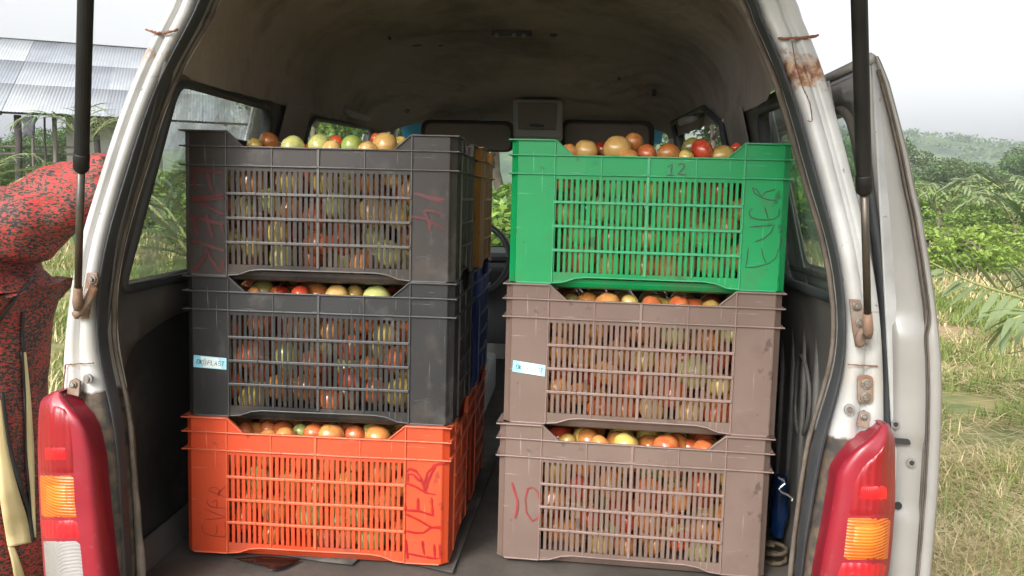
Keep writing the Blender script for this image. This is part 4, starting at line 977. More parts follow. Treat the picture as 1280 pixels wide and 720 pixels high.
for key in TOP:
    t, pos, a, k = CR_[key]; X = Vector((math.cos(a), -math.sin(a), 0)); Y = Vector((math.sin(a), math.cos(a), 0))
    spots = []
    for _ in range(6000):
        lx, lz, rr_ = rnd.uniform(-.222, .222), rnd.uniform(.030, .205), rnd.uniform(.0235, .0325)
        if all((lx-a_)**2+(lz-b_)**2 > (.90*(rr_+c_))**2 for a_, b_, c_ in spots): spots.append((lx, lz, rr_))
        if len(spots) > 38: break
    lay = {0: [], 1: [], 2: [], 3: []}
    for sp in sorted(spots): lay[min(3, int((sp[1]-.020)/.047))].append(sp)
    for r_ in range(4):
        for c, (lx, lz, rr_) in enumerate(lay[r_]):
            q = pos+X*lx+Y*(-.170+rr_+rnd.uniform(0, .010))+Vector((0, 0, lz)); cc = rnd.choice(MIXES[key])
            if abs(lx) < .205 and TC[0] < 285:
                tomato(q, rr_, cc, '%s tomato behind slots of the %s, %s layer, %s from left' % (WORD[cc], CN[key], ROWN[r_], ORD[c]), 'tomatoes behind the crate slots', rnd.random() < .22)
            else: stuff_c.append((q, rr_, cc))
    # the rest of the load
    for ly in (-.075, -.02, .035, .08, .135):
        for r_ in range(5):
            for c in range(8):
                if ly > .0 and 0 < r_ < 4 and 0 < c < 7: continue
                q = pos+X*(-.215+.0614*c+rnd.uniform(-.01, .01))+Y*ly+Vector((0, 0, .036+r_*.046+rnd.uniform(-.006, .006)))
                if q.z > pos.z+.236: q.z = pos.z+.232
                stuff_c.append((q, rnd.uniform(.026, .031), rnd.choice(MIXES[key])))
for key in ('b_ochre', 'b_blue', 'b_orange', 'r_umber', 'r_brown'):
    t, pos, a, k = CR_[key]; X = Vector((math.cos(a), -math.sin(a), 0)); Y = Vector((math.sin(a), math.cos(a), 0))
    for ly in (-.12, -.06, 0, .06, .12):
        for r_ in range(4):
            for c in range(8):
                if abs(ly) < .1 and 0 < c < 7 and r_ < 3: continue
                stuff_c.append((pos+X*(-.215+.0614*c+rnd.uniform(-.01, .01))+Y*ly+Vector((0, 0, .036+r_*.052)), rnd.uniform(.027, .031), rnd.choice(MIXES['umber'])))
tkeys = list(TM); sm_ = MB(); vs = [v.co.copy() for v in TMS[0].vertices]; fs = [tuple(p.vertices) for p in TMS[0].polygons]
vv_, ff_, mi_ = [], [], []
for q, r_, c in stuff_c:
    rm = Matrix.Rotation(rnd.uniform(-1.2, 1.2), 3, 'X') @ Matrix.Rotation(rnd.uniform(0, 6), 3, 'Z'); b0 = len(vv_)
    vv_ += [tuple(q+(rm @ v)*r_) for v in vs]; ff_ += [tuple(i+b0 for i in f) for f in fs]; mi_ += [tkeys.index(c)]*len(fs)
sm_.v, sm_.f, sm_.m = vv_, ff_, mi_
tag(sm_.build('tomatoes', [TM[k] for k in tkeys], None, smooth=True), 'mass of red, orange and green tomatoes filling the crates behind the front layer', 'tomatoes', None, 'stuff')

# small litter between right stack and wall
m = MB(); c0 = P(974, 632, y=.42)
rows = []
for i in range(9):
    t = i/8; rr = []
    for k in range(12):
        a = 2*math.pi*k/12; r_ = .022*(1-.45*abs(t-.45))*(1+.55*noise.noise(Vector((k*.9, t*5, 2))))
        rr.append(c0+Vector((math.cos(a)*r_*.8, math.sin(a)*r_, (t-.5)*.13)))
    rows.append(rr)
M['bluebag'] = pm('blue_plastic', (.0015, .008, .03), (.003, .02, .075), 20, .25, bump=.5)
m.loft(rows, closed=True); m.add(rows[-1], [tuple(range(12))]); tag(m.build('plastic_bottle', M['bluebag'], None, smooth=True), 'crumpled blue plastic bottle wedged between the bottom brown crate and the van wall', 'bottle')
m = MB(); c1 = P(972, 596, y=.36); m.tube([c1+Vector((.010*math.sin(i*1.1)+.003*i, -.005, -.006*i)) for i in range(9)], .0022, 5)
M['foil'] = pm('foil', (.6, .6, .6), (.4, .4, .4), 90, .25, metal=.8, bump=.5); tag(m.build('chain', M['foil'], None), 'short shiny chain lying above the blue plastic bottle', 'chain')
m = MB(); c2 = P(970, 700, y=.36)
pts = [c2+Vector((.020*math.cos(i*.7)+.001*i*0, .018*math.sin(i*.7), -.035+.0022*i)) for i in range(34)]
M['jute'] = pm('jute', (.12, .085, .05), (.08, .06, .035), 90, .9, bump=.8); m.tube(pts, .0045, 6); tag(m.build('rope_coil', M['jute'], None, smooth=True), 'small coil of tan rope on the floor beside the bottom brown crate', 'rope')

# ================================================================= PERSON on the left
def shirt_mat():
    m, t, b, o = nodes('red_black_print'); L = t.links.new; N = t.nodes.new
    tc = N('ShaderNodeTexCoord'); mp = N('ShaderNodeMapping'); mp.inputs['Scale'].default_value = (110, 110, 250); L(tc.outputs['Object'], mp.inputs[0])
    n = N('ShaderNodeTexNoise'); n.inputs['Scale'].default_value = 1; n.inputs['Detail'].default_value = 3; n.inputs['Distortion'].default_value = .8; L(mp.outputs[0], n.inputs['Vector'])
    n2 = N('ShaderNodeTexNoise'); n2.inputs['Scale'].default_value = 9; n2.inputs['Detail'].default_value = 3; L(tc.outputs['Object'], n2.inputs['Vector'])
    ad = N('ShaderNodeMath'); ad.operation = 'MULTIPLY_ADD'; ad.inputs[1].default_value = .28; L(n2.outputs[0], ad.inputs[0]); L(n.outputs[0], ad.inputs[2])
    cr = N('ShaderNodeValToRGB'); e = cr.color_ramp; e.interpolation = 'CONSTANT'
    e.elements[0].position = 0; e.elements[0].color = (.020, .012, .012, 1); e.elements[1].position = .665; e.elements[1].color = (.16, .03, .02, 1)
    x = e.elements.new(.68); x.color = (.33, .020, .018, 1); x = e.elements.new(.78); x.color = (.46, .035, .030, 1); x = e.elements.new(.61); x.color = (.10, .065, .04, 1)
    L(ad.outputs[0], cr.inputs[0]); L(cr.outputs[0], b.inputs['Base Color']); b.inputs['Roughness'].default_value = .75
    bp = N('ShaderNodeBump'); bp.inputs['Strength'].default_value = .4; bp.inputs['Distance'].default_value = .004; L(n2.outputs[0], bp.inputs['Height']); L(bp.outputs[0], b.inputs['Normal'])
    return m
M['print'] = shirt_mat()
M['satin'] = pm('cream_satin', (.55, .42, .20), (.66, .54, .30), 12, .35, bump=.3, stretch=(1, 1, .2)); M['piping'] = pm('black_piping', (.01, .01, .01), None, 5, .6); M['skin'] = pm('skin', (.075, .035, .02), (.10, .048, .028), 8, .5)
YP = .55
def pp(u, v, y=YP): return P(u, v, y=y)
body_c = pp(50, 420).x-.215
person = tag(empty('person', (0, 0, 0)), 'person in a red and black patterned robe with cream bands, arm against the van', 'person')
def skinned(name, pts, edges, mat, parent, sub=2):
    me = bpy.data.meshes.new(name); me.from_pydata([p[0] for p in pts], edges, []); me.materials.append(mat)
    o = link(name, me, parent); md = o.modifiers.new('sk', 'SKIN'); md.use_smooth_shade = True; md.branch_smoothing = .5
    for i, p in enumerate(pts): me.skin_vertices[0].data[i].radius = (p[1], p[2]) if len(p) > 2 else (p[1], p[1])
    for i in range(len(pts)): me.skin_vertices[0].data[i].use_root = (i == 0)
    sb = o.modifiers.new('ss', 'SUBSURF'); sb.levels = sub; sb.render_levels = sub
    return o
bx_ = body_c
sh = pp(-12, 262); el = pp(72, 245, YP-.02); wr = pp(128, 225, YP)
# body: pelvis root, spine, head, legs, arms, hands
hand_base = pp(136, 218)
pts = [((bx_, YP, .92), .13, .10), ((bx_, YP, 1.10), .12, .09), ((bx_, YP, 1.28), .15, .10), ((bx_, YP-.01, 1.41), .055, .055), ((bx_, YP-.03, 1.50), .075, .085), ((bx_, YP-.03, 1.585), .078, .09), ((bx_, YP-.02, 1.635), .045, .055),
       ((bx_-.17, YP, 1.33), .055), ((bx_-.22, YP-.02, 1.08), .042), ((bx_-.20, YP-.12, .86), .028),
       ((bx_+.15, YP, sh.z), .055), (tuple(lerp(sh, el, .9)), .042), (tuple(hand_base), .026),
       ((bx_-.10, YP, .82), .085), ((bx_-.11, YP, .48), .06), ((bx_-.11, YP+.01, .09), .04), ((bx_-.11, YP-.13, .035), .032),
       ((bx_+.10, YP, .82), .085), ((bx_+.11, YP, .48), .06), ((bx_+.11, YP+.01, .09), .04), ((bx_+.11, YP-.13, .035), .032)]
ed = [(0,1),(1,2),(2,3),(3,4),(4,5),(5,6),(2,7),(7,8),(8,9),(2,10),(10,11),(11,12),(0,13),(13,14),(14,15),(15,16),(0,17),(17,18),(18,19),(19,20)]
def hand(base, dirv, side, up):
    b0 = len(pts)-1 if False else None
def add_hand(wi, d, spread):
    w0 = Vector(pts[wi][0]); palm = w0+d*.06; pts.append((tuple(palm), .030, .016)); pi_ = len(pts)-1; ed.append((wi, pi_))
    for i in range(4):
        f0 = palm+d*.025+spread*(.011*(i-1.5)*2*.9); f1 = f0+d*(.035+.004*(1.5-abs(i-1.5)))+Vector((0, 0, -.004)); f2 = f1+d*.026+Vector((0, 0, -.016))
        a = len(pts); pts.extend([(tuple(f0), .0085), (tuple(f1), .008), (tuple(f2), .007)]); ed.extend([(pi_, a), (a, a+1), (a+1, a+2)])
    t0 = w0+d*.025-spread*.035; t1 = t0+d*.03-spread*.018; a = len(pts); pts.extend([(tuple(t0), .010), (tuple(t1), .0085)]); ed.extend([(pi_, a), (a, a+1)])
add_hand(12, Vector((.25, .95, .05)).normalized(), Vector((0, 0, 1))); add_hand(9, Vector((.05, -.15, -1)).normalized(), Vector((0, 1, 0)))
skinned('body', pts, ed, M['skin'], person, 1)
# face and hair
fx = bx_; 
m = MB(); rows = []
for i in range(7):
    t = i/6*math.pi*.52; rows.append([Vector((fx+.088*math.sin(t)*math.cos(a), YP-.015+.10*math.sin(t)*math.sin(a), 1.565+.10*math.cos(t))) for a in [k*math.pi/8 for k in range(16)]])
m.loft(rows, closed=True); m.build('hair', M['piping'], person, smooth=True)
m = MB()
for sx in (-.03, .03): m.disc((fx+sx, YP-.112, 1.55), (0, -1, 0), .010, .004, 10)
m.build('eye', M['piping'], person)
m = MB(); m.tube([(fx, YP-.112, 1.555), (fx, YP-.130, 1.52), (fx, YP-.112, 1.512)], [.008, .014, .008], 8); m.tube([(fx-.022, YP-.112, 1.482), (fx, YP-.118, 1.480), (fx+.022, YP-.112, 1.482)], .006, 6); m.build('face_features', M['skin'], person, smooth=True)
# robe: lofted torso plus sleeve as one skinned surface
rp = [((bx_, YP, .95), .220, .17), ((bx_, YP, 1.12), .236, .165), ((bx_, YP, 1.24), .238, .16), ((bx_, YP, 1.36), .10, .10), ((bx_, YP, .60), .225, .19), ((bx_, YP, .28), .25, .22),
      ((bx_+.13, YP-.0, sh.z-.02), .125, .12), (tuple(pp(35, 285, YP)), .12, .105), (tuple(pp(75, 250, YP-.01)), .085, .085), (tuple(pp(112, 228, YP)), .062, .07), (tuple(pp(150, 212, YP)), .05, .06),
      ((bx_-.15, YP, 1.31), .09, .09), ((bx_-.24, YP-.02, 1.05), .075, .08), ((bx_-.22, YP-.08, .90), .07, .07)]
re2 = [(0,1),(1,2),(2,3),(0,4),(4,5),(2,6),(6,7),(7,8),(8,9),(9,10),(2,11),(11,12),(12,13)]
robe = skinned('robe', rp, re2, M['print'], person, 3)
tx = bpy.data.textures.new('folds', 'CLOUDS'); tx.noise_scale = .11; dm = robe.modifiers.new('d', 'DISPLACE'); dm.texture = tx; dm.strength = .052; dm.mid_level = .5
tx2 = bpy.data.textures.new('folds2', 'CLOUDS'); tx2.noise_scale = .035; dm = robe.modifiers.new('d2', 'DISPLACE'); dm.texture = tx2; dm.strength = .008; dm.mid_level = .5
bpy.context.view_layer.update()
dg = bpy.context.evaluated_depsgraph_get(); ev = robe.evaluated_get(dg); em = ev.to_mesh(); rt = BVHTree.FromPolygons([tuple(v.co) for v in em.vertices], [tuple(p.vertices) for p in em.polygons]); ev.to_mesh_clear()
def on_robe(u, v, lift):
    d = ray(u, v).normalized(); h = rt.ray_cast(CAM, d); p = h[0] if h[0] else pp(u, v, YP-.2); return p-d*lift
def ribbon(la, lb, mat, nm, lift=.006, n=24):
    a = smooth_curve([Vector((*q, 0)) for q in la], n); b_ = smooth_curve([Vector((*q, 0)) for q in lb], n); mm = MB()
    mm.loft([[on_robe(lerp(a[i].x, b_[i].x, t), lerp(a[i].y, b_[i].y, t), lift) for t in (0, .33, .66, 1)] for i in range(n)]); o = mm.build(nm, mat, person, smooth=True); solid(o, .003, 0); return o
ribbon([(-6,500),(-4,560),(0,620),(6,660),(10,684)], [(1,500),(10,560),(22,610),(34,650),(39,678)], M['satin'], 'satin_band', .008)
ribbon([(1,490),(10,555),(22,602),(34,640),(40,678)], [(5,490),(14,555),(27,602),(38,640),(43,674)], M['piping'], 'black_piping', .010)
ribbon([(29,440),(32,500),(33,560),(37,610),(41,670)], [(32,440),(38,500),(42,560),(43,610),(45,672)], M['satin'], 'satin_band', .007)
ribbon([(26,440),(30,500),(31,560),(35,610),(40,670)], [(29,440),(32,500),(33,560),(37,610),(41,670)], M['piping'], 'black_piping', .009)
ribbon([(10,684),(14,700),(18,722)], [(18,684),(25,702),(31,722)], M['satin'], 'satin_band', .007, 8)
ribbon([(28,390),(27,420),(29,440)], [(31,390),(30,420),(32,440)], M['piping'], 'black_piping', .008, 8)
ribbon([(0,396),(18,372),(40,345)], [(0,403),(19,377),(42,348)], M['piping'], 'black_piping', .006, 8)

# ================================================================= SHED
M['zinc'] = [pm('zinc_a', (.24, .255, .28), (.30, .315, .335), 1.5, .5, metal=.15, stretch=(1, .3, 1)), pm('zinc_b', (.19, .205, .235), (.25, .265, .29), 1.5, .45, metal=.15, stretch=(1, .3, 1)), pm('zinc_c', (.28, .295, .31), (.34, .355, .37), 1.5, .55, metal=.1)]
M['wood'] = pm('grey_wood', (.10, .085, .07), (.16, .14, .12), 5, .9, bump=.5, stretch=(6, 6, .6)); M['darkwood'] = pm('dark_wood', (.025, .022, .02), (.05, .04, .035), 6, .9)
M['whitewash'] = pm('whitewash', (.55, .56, .54), (.66, .66, .64), 2, .9, dirt=((.35, .3, .24), 2, .55, .8)); M['rag'] = pm('dark_rag', (.035, .038, .045), (.08, .08, .09), 9, .9)
E0 = P(0, 139, y=22.6); su = Vector((5, 2.1, 0)).normalized(); sv = Vector((-2.1, 5, 0)).normalized(); RH = 2.75; RW = 5.4
shed = tag(empty('shed', (0, 0, 0)), 'open farm shed with a grey corrugated metal roof on rough posts', 'shed')
def shp(a, b_, z): return E0+su*a+sv*b_+Vector((0, 0, z))
pit = .09
for r_ in range(3):
    for c in range(-5, 9):
        m = MB(); a0 = c*.88; nseg = 40; b0, b1 = RW*r_/3-.08, RW*(r_+1)/3; rows = []
        for t in (0, 1):
            bb = lerp(b0, b1, t); z = RH*bb/RW+.012*(3-r_)+.004*(c % 2)
            rows.append([shp(a0+.94*i/nseg, bb, z+.007*math.sin(2*math.pi*(a0+.94*i/nseg)/pit)) for i in range(nseg+1)])
        m.loft(rows); o = m.build('roof_sheet', M['zinc'][(2, 0, 1, 0, 0, 1, 2)[(c*3+r_) % 7] if c < 1 else (1 if (c+r_) % 3 == 0 else 0)], shed, smooth=True)
        solid(o, .004)
m = MB(); m.loft([[shp(a, RW, RH+.05), shp(a, RW+.02, RH+.07), shp(a, RW+2.0, RH-.9)] for a in (-4.5, 8)]); m.build('rear_roof_slope', M['zinc'][0], shed)
for b_ in (.25, 2.7, 5.2):
    m = MB(); m.tube([shp(-4.5, b_, RH*b_/RW-.10), shp(8, b_, RH*b_/RW-.10)], .07, 6); m.build('roof_beam', M['darkwood'], shed)
for a in range(-4, 9, 2):
    m = MB(); m.tube([shp(a, 0, -.07), shp(a, RW, RH-.07)], .05, 6); m.build('rafter', M['darkwood'], shed)
for i, u in enumerate((-30, 22, 40, 56, 68, 120, 165)):
    q = P(u, 150, y=22.6+(.3+u*.012)); zt = E0.z-.05; m = MB(); r_ = (.08, .10, .035, .03, .065, .09, .09)[i]
    m.tube([Vector((q.x+.05*noise.noise(Vector((u, z, 1))), q.y, z)) for z in [0, .6, 1.2, 1.8, 2.4, zt]], r_, 8); m.build('post', M['wood'] if i in (2, 4) else M['darkwood'], shed, smooth=True)
for v in (183, 192):
    a_ = P(-30, v, y=22.8); b_ = P(100, v+1, y=24.2); m = MB(); m.tube([a_, b_], .035, 6); m.build('rail', M['wood'], shed)
a_ = P(82, 146, y=24.6); b_ = P(200, 150, y=26.5); m = MB(); m.prism([(a_.x, a_.y, 0), (b_.x, b_.y, 0), (b_.x, b_.y, E0.z+.3), (a_.x, a_.y, E0.z+.3)], (0, .15, 0)); m.build('shed_wall', M['whitewash'], shed)
m = MB(); rows = []
for i in range(9):
    t = i/8; a_ = P(lerp(28, 47, 0), 146+26*t, y=22.9); b_ = P(46-4*t, 146+24*t, y=23); rows.append([lerp(a_, b_, k/5)+Vector((0, .12*noise.noise(Vector((k*1.3, t*4, 0))), .15*noise.noise(Vector((k*.9, 8, t*2)))*t)) for k in range(6)])
m.loft(rows); tag(solid(m.build('hanging_cloth', M['rag'], None, smooth=True), .02), 'dark grey cloth bundle hanging under the eave of the shed', 'cloth')

# ================================================================= LAND
def ground_mat():
    m, t, b, o = nodes('ground_soil'); L = t.links.new; N = t.nodes.new
    tc = N('ShaderNodeTexCoord')
    def nz(s, d=6):
        n = N('ShaderNodeTexNoise'); n.inputs['Scale'].default_value = s; n.inputs['Detail'].default_value = d; L(tc.outputs['Object'], n.inputs['Vector']); return n.outputs[0]
    def ramp(f, a, c, p0=.4, p1=.6):
        r_ = N('ShaderNodeValToRGB'); r_.color_ramp.elements[0].position = p0; r_.color_ramp.elements[1].position = p1; r_.color_ramp.elements[0].color = (*a, 1); r_.color_ramp.elements[1].color = (*c, 1); L(f, r_.inputs[0]); return r_.outputs[0]
    c1 = ramp(nz(3), (.10, .13, .035), (.23, .20, .08)); c2 = ramp(nz(7), (.22, .14, .075), (.30, .21, .12))
    mx = N('ShaderNodeMix'); mx.data_type = 'RGBA'; f = N('ShaderNodeMapRange'); f.inputs[1].default_value = .48; f.inputs[2].default_value = .62; L(nz(.35, 5), f.inputs[0]); L(f.outputs[0], mx.inputs[0]); L(c1, mx.inputs[6]); L(c2, mx.inputs[7])
    L(mx.outputs[2], b.inputs['Base Color']); b.inputs['Roughness'].default_value = .95
    bp = N('ShaderNodeBump'); bp.inputs['Strength'].default_value = .6; bp.inputs['Distance'].default_value = .03; L(nz(12), bp.inputs['Height']); L(bp.outputs[0], b.inputs['Normal']); return m
m = MB(); ys = list(np.linspace(-60, 60, 25))+list(np.linspace(70, 690, 30)); xs = list(np.linspace(-700, -40, 20))+list(np.linspace(-35, 35, 21))+list(np.linspace(45, 700, 20))
def gz(x, y):
    d = math.hypot(x, y); return 0 if d < 45 else -min(14, (d-45)*.06)
m.loft([[(x, y, gz(x, y)) for x in xs] for y in ys]); tag(m.build('ground', ground_mat(), None, smooth=True), 'grassy field of dry and green patches around the van', None, None, 'structure')
M['hill'] = pm('hill_woods', (.03, .055, .02), (.12, .17, .055), .045, .95, detail=8, bump=.8, bscale=.2, bdist=2.0)
m = MB(); rows = []
for j in range(26):
    rr = []
    for i in range(150):
        x = -500+i*9; y = 290+j*14; t = j/25
        hgt = (53-.11*max(0, x-150)+.05*min(0, x-150))*math.sin(min(1, t*1.9)*math.pi/2)+5*noise.noise(Vector((x*.008, y*.006, 0)))+2.5*noise.noise(Vector((x*.03, y*.03, 2)))+1.6*noise.noise(Vector((x*.12, y*.12, 2)))
        rr.append((x, y, -14+hgt*(1 if j else 0)))
    rows.append(rr)
m.loft(rows); tag(m.build('hill', M['hill'], None, smooth=True), 'hazy wooded hill across the valley on the horizon', None, None, 'structure')

# ---- foliage
def leaf_mat(name, c1, c2, sc=3, tr=.35):
    m = pm(name, c1, c2, sc, .55, spec=.35); t = m.node_tree; b = t.nodes['Principled BSDF']; o = t.nodes['Material Output']; L = t.links.new; N = t.nodes.new
    tl_ = N('ShaderNodeBsdfTranslucent'); mx = N('ShaderNodeMixShader'); mx.inputs[0].default_value = tr
    src = b.inputs['Base Color'].links[0].from_socket; L(src, tl_.inputs[0]); L(b.outputs[0], mx.inputs[1]); L(tl_.outputs[0], mx.inputs[2]); L(mx.outputs[0], o.inputs[0]); return m
LM = [leaf_mat('leaf_bright', (.19, .30, .045), (.32, .42, .10), .8), leaf_mat('leaf_mid', (.10, .18, .04), (.17, .26, .07), .8), leaf_mat('leaf_dark', (.06, .11, .045), (.10, .16, .06), .6), leaf_mat('leaf_olive', (.09, .13, .035), (.15, .18, .06), .8)]
M['bark'] = pm('bark', (.09, .07, .05), (.15, .12, .09), 8, .9, bump=.6)
def leaves_np(centers, size, rng, aspect=2.0, jitter=.5, flat=.6):
    n = len(centers); a = rng.uniform(0, 2*np.pi, n); tilt = rng.normal(0, flat, n)
    d = np.stack([np.cos(a)*np.cos(tilt), np.sin(a)*np.cos(tilt), np.sin(tilt)], 1); up = rng.normal(0, .5, (n, 3))+np.array([0, 0, 1.0]); s = np.cross(d, up); s /= np.linalg.norm(s, axis=1)[:, None]
    L_ = size*rng.uniform(1-jitter, 1+jitter, n)[:, None]; W_ = L_/aspect; c = np.asarray(centers)
    v = np.stack([c-d*L_*.5, c+s*W_*.5+d*L_*.05, c+d*L_*.5, c-s*W_*.5+d*L_*.05], 1).reshape(-1, 3); f = np.arange(4*n).reshape(-1, 4); return v, f
def np_mesh(name, v, f, mats, mi=None):
    me = bpy.data.meshes.new(name); k = f.shape[1]; me.vertices.add(len(v)); me.vertices.foreach_set('co', np.asarray(v, dtype=np.float32).ravel()); me.loops.add(f.size); me.loops.foreach_set('vertex_index', f.astype(np.int32).ravel())
    me.polygons.add(len(f)); me.polygons.foreach_set('loop_start', np.arange(0, f.size, k, dtype=np.int32))
    try: me.polygons.foreach_set('loop_total', np.full(len(f), k, dtype=np.int32))
    except Exception: pass
    for m_ in mats: me.materials.append(m_)
    if mi is not None: me.polygons.foreach_set('material_index', np.asarray(mi, dtype=np.int32))
    me.update(calc_edges=True); return me
def crown_mesh(seed, blobs, nleaf, size, mats, shell=.55):
    rng = np.random.default_rng(seed); cs = []; wts = []
    for (bx0, by0, bz0, br) in blobs:
        n = int(nleaf*br**2/sum(q[3]**2 for q in blobs)); d = rng.normal(0, 1, (n, 3)); d /= np.linalg.norm(d, axis=1)[:, None]; rad = br*(rng.uniform(shell**3, 1, n)**(1/3))
        # clumpiness
        ph = rng.uniform(0, 6, 3); rad *= 1+.22*np.sin(d[:, 0]*7+ph[0])*np.sin(d[:, 1]*6+ph[1])*np.sin(d[:, 2]*8+ph[2])
        c = np.array([bx0, by0, bz0])+d*rad[:, None]*np.array([1, 1, .78]); keep = rng.uniform(0, 1, n) < .85; cs.append(c[keep])
    c = np.concatenate(cs); v, f = leaves_np(c, size, rng); mi = rng.integers(0, len(mats), len(f)); return np_mesh('foliage', v, f, mats, mi)
def blobset(seed, n, rad, h0, h1, br):
    r_ = random.Random(seed); return [(r_.uniform(-rad, rad), r_.uniform(-rad, rad), r_.uniform(h0, h1), br*r_.uniform(.6, 1.2)) for _ in range(n)]
BUSH = [crown_mesh(10+i, blobset(10+i, 8, .75, .35, 1.5, .55), 5200, .13, (LM[0], LM[1]) if i < 2 else (LM[1], LM[3])) for i in range(4)]
PLANT = [crown_mesh(30+i, blobset(30+i, 5, .30, .3, .9, .30), 900, .13, (LM[0], LM[0])) for i in range(3)]
TREE = [crown_mesh(50+i, blobset(50+i, 12, 1.7, 3.0, 6.0, 1.05), 9000, .20, ((LM[1], LM[2]), (LM[2], LM[1]), (LM[0], LM[1]), (LM[2], LM[3]))[i]) for i in range(4)]
def trunk_mesh(seed, h, r0, spread):
    r_ = random.Random(seed); m = MB(); p = [Vector((.08*h*noise.noise(Vector((seed, i*.7, 0))), .08*h*noise.noise(Vector((i*.7, seed, 0))), h*i/6)) for i in range(7)]
    m.tube(p, [r0*(1-.11*i) for i in range(7)], 8)
    for k in range(6):
        a = r_.uniform(0, 6.28); s = p[3+k % 3]; e = s+Vector((math.cos(a)*spread, math.sin(a)*spread, h*.35*r_.uniform(.5, 1))); m.tube([s, lerp(s, e, .5)+Vector((0, 0, .1)), e], [r0*.45, r0*.3, r0*.12], 6)
    return m.mesh('trunk', M['bark'], True)
TRK = [trunk_mesh(s, 4.2, .16, 1.3) for s in range(3)]
STM = [trunk_mesh(s+9, 1.0, .035, .4) for s in range(2)]
def plant_thing(name, cat, label, group, x, y, sc, rz, crown, trunk, sz=1.0, trunkname='trunk'):
    t = empty(name, (x, y, gz(x, y)), rz); t.scale = (sc, sc, sc*sz); tag(t, label, cat, group); link('crown', crown, t); link(trunkname, trunk, t); return t
def at_u(u, D): # ground position seen at column u and depth D
    p = CAM+ray(u, 300)*D; return p.x, p.y
# right: bright bushes in front, darker trees behind
kinds = ['bright leafy bush', 'broad green bush', 'olive green bush', 'pale olive bush']
bl = [(1120,30,1.0,0),(1145,34,1.2,1),(1163,37,1.35,0),(1185,33,1.0,0),(1200,40,1.5,2),(1215,31,.9,0),(1232,38,1.25,1),(1252,33,1.05,0),(1270,37,1.3,3),(1290,32,1.1,0),(1310,40,1.5,1),
      (1150,46,1.7,1),(1178,50,1.9,0),(1205,48,1.6,3),(1228,52,1.9,1),(1250,47,1.6,2),(1275,50,1.8,0),(1300,52,1.9,1)]
bl += [(1340,30,1.2,2),(1100,40,1.5,1),(1075,36,1.3,0),(1050,33,1.3,2),(1025,38,1.5,1),(1000,34,1.3,0),(975,36,1.4,2),(950,34,1.3,1)]
def where(u): return 'left of the palm frond tips' if u < 1180 else 'above the palm frond' if u < 1230 else 'at the right edge of the photo'
for i, (u, D, s, k) in enumerate(bl):
    x, y = at_u(u, D); plant_thing('bush', 'bush', '%s in the %s row of the right field, %s from the left' % (kinds[k], 'front' if i < 11 else 'back' if i < 18 else 'hidden outer', ORD[i % 11 if i < 11 else i-11 if i < 18 else i-18]), 'bushes beyond the field', x, y, s*1.05, rnd.uniform(0, 6), BUSH[k], STM[i % 2], .95, 'stem')
tk = ['dense green tree', 'dark bushy tree', 'bright green tree', 'dark olive tree']
tlst = [(1135,66,1.0,0),(1152,82,1.15,3),(1168,74,.95,1),(1190,90,1.25,1),(1205,72,.9,3),(1222,84,1.2,0),(1240,76,1.05,1),(1258,92,1.3,3),(1275,80,1.15,1),(1295,74,1.1,0),(1320,84,1.2,1),(1100,80,1.2,1),(1060,70,1.0,0),(1020,75,1.1,2),(980,70,1.1,1)]
for i, (u, D, s, k) in enumerate(tlst):
    x, y = at_u(u, D); plant_thing('tree', 'tree', '%s in the tree line below the far hill, %s from left' % (tk[k], ORD[i] if i < 14 else 'far right'), 'trees below the hill', x, y, s*(.92+.50*((i*37) % 10)/10), rnd.uniform(0, 6), TREE[k], TRK[i % 3])
# far wood in the valley
rng = np.random.default_rng(5); n = 420; xx = rng.uniform(20, 420, n); yy = rng.uniform(120, 330, n); cs = []
for x, y in zip(xx, yy):
    k = 60; h = rng.uniform(5, 9); d = rng.normal(0, 1, (k, 3)); d /= np.linalg.norm(d, axis=1)[:, None]; cs.append(np.array([x, y, gz(x, y)+h*.65])+d*np.array([h*.5, h*.5, h*.4]))
for i_ in range(4200):
    x = rng.uniform(60, 480); y = rng.uniform(300, 480); t = (y-290)/14/25; hz_ = (53-.11*max(0, x-150)+.05*min(0, x-150))*math.sin(min(1, t*1.9)*math.pi/2)+5*noise.noise(Vector((x*.008, y*.006, 0)))+2.5*noise.noise(Vector((x*.03, y*.03, 2)))+1.6*noise.noise(Vector((x*.12, y*.12, 2)))
    if noise.noise(Vector((x*.02, y*.03, 7))) < -.05: continue
    h = rng.uniform(1.2, 3.8); k = 11; d = rng.normal(0, 1, (k, 3)); d /= np.linalg.norm(d, axis=1)[:, None]; cs.append(np.array([x, y, -14+hz_+h*.5])+d*np.array([h*.6, h*.6, h*.5]))
v, f = leaves_np(np.concatenate(cs), 1.3, rng, 1.3); tag(link('far_wood', np_mesh('far_wood', v, f, [LM[2], LM[1]], rng.integers(0, 2, len(f)))), 'distant hazy wood filling the valley below the hill', 'woodland', None, 'stuff')
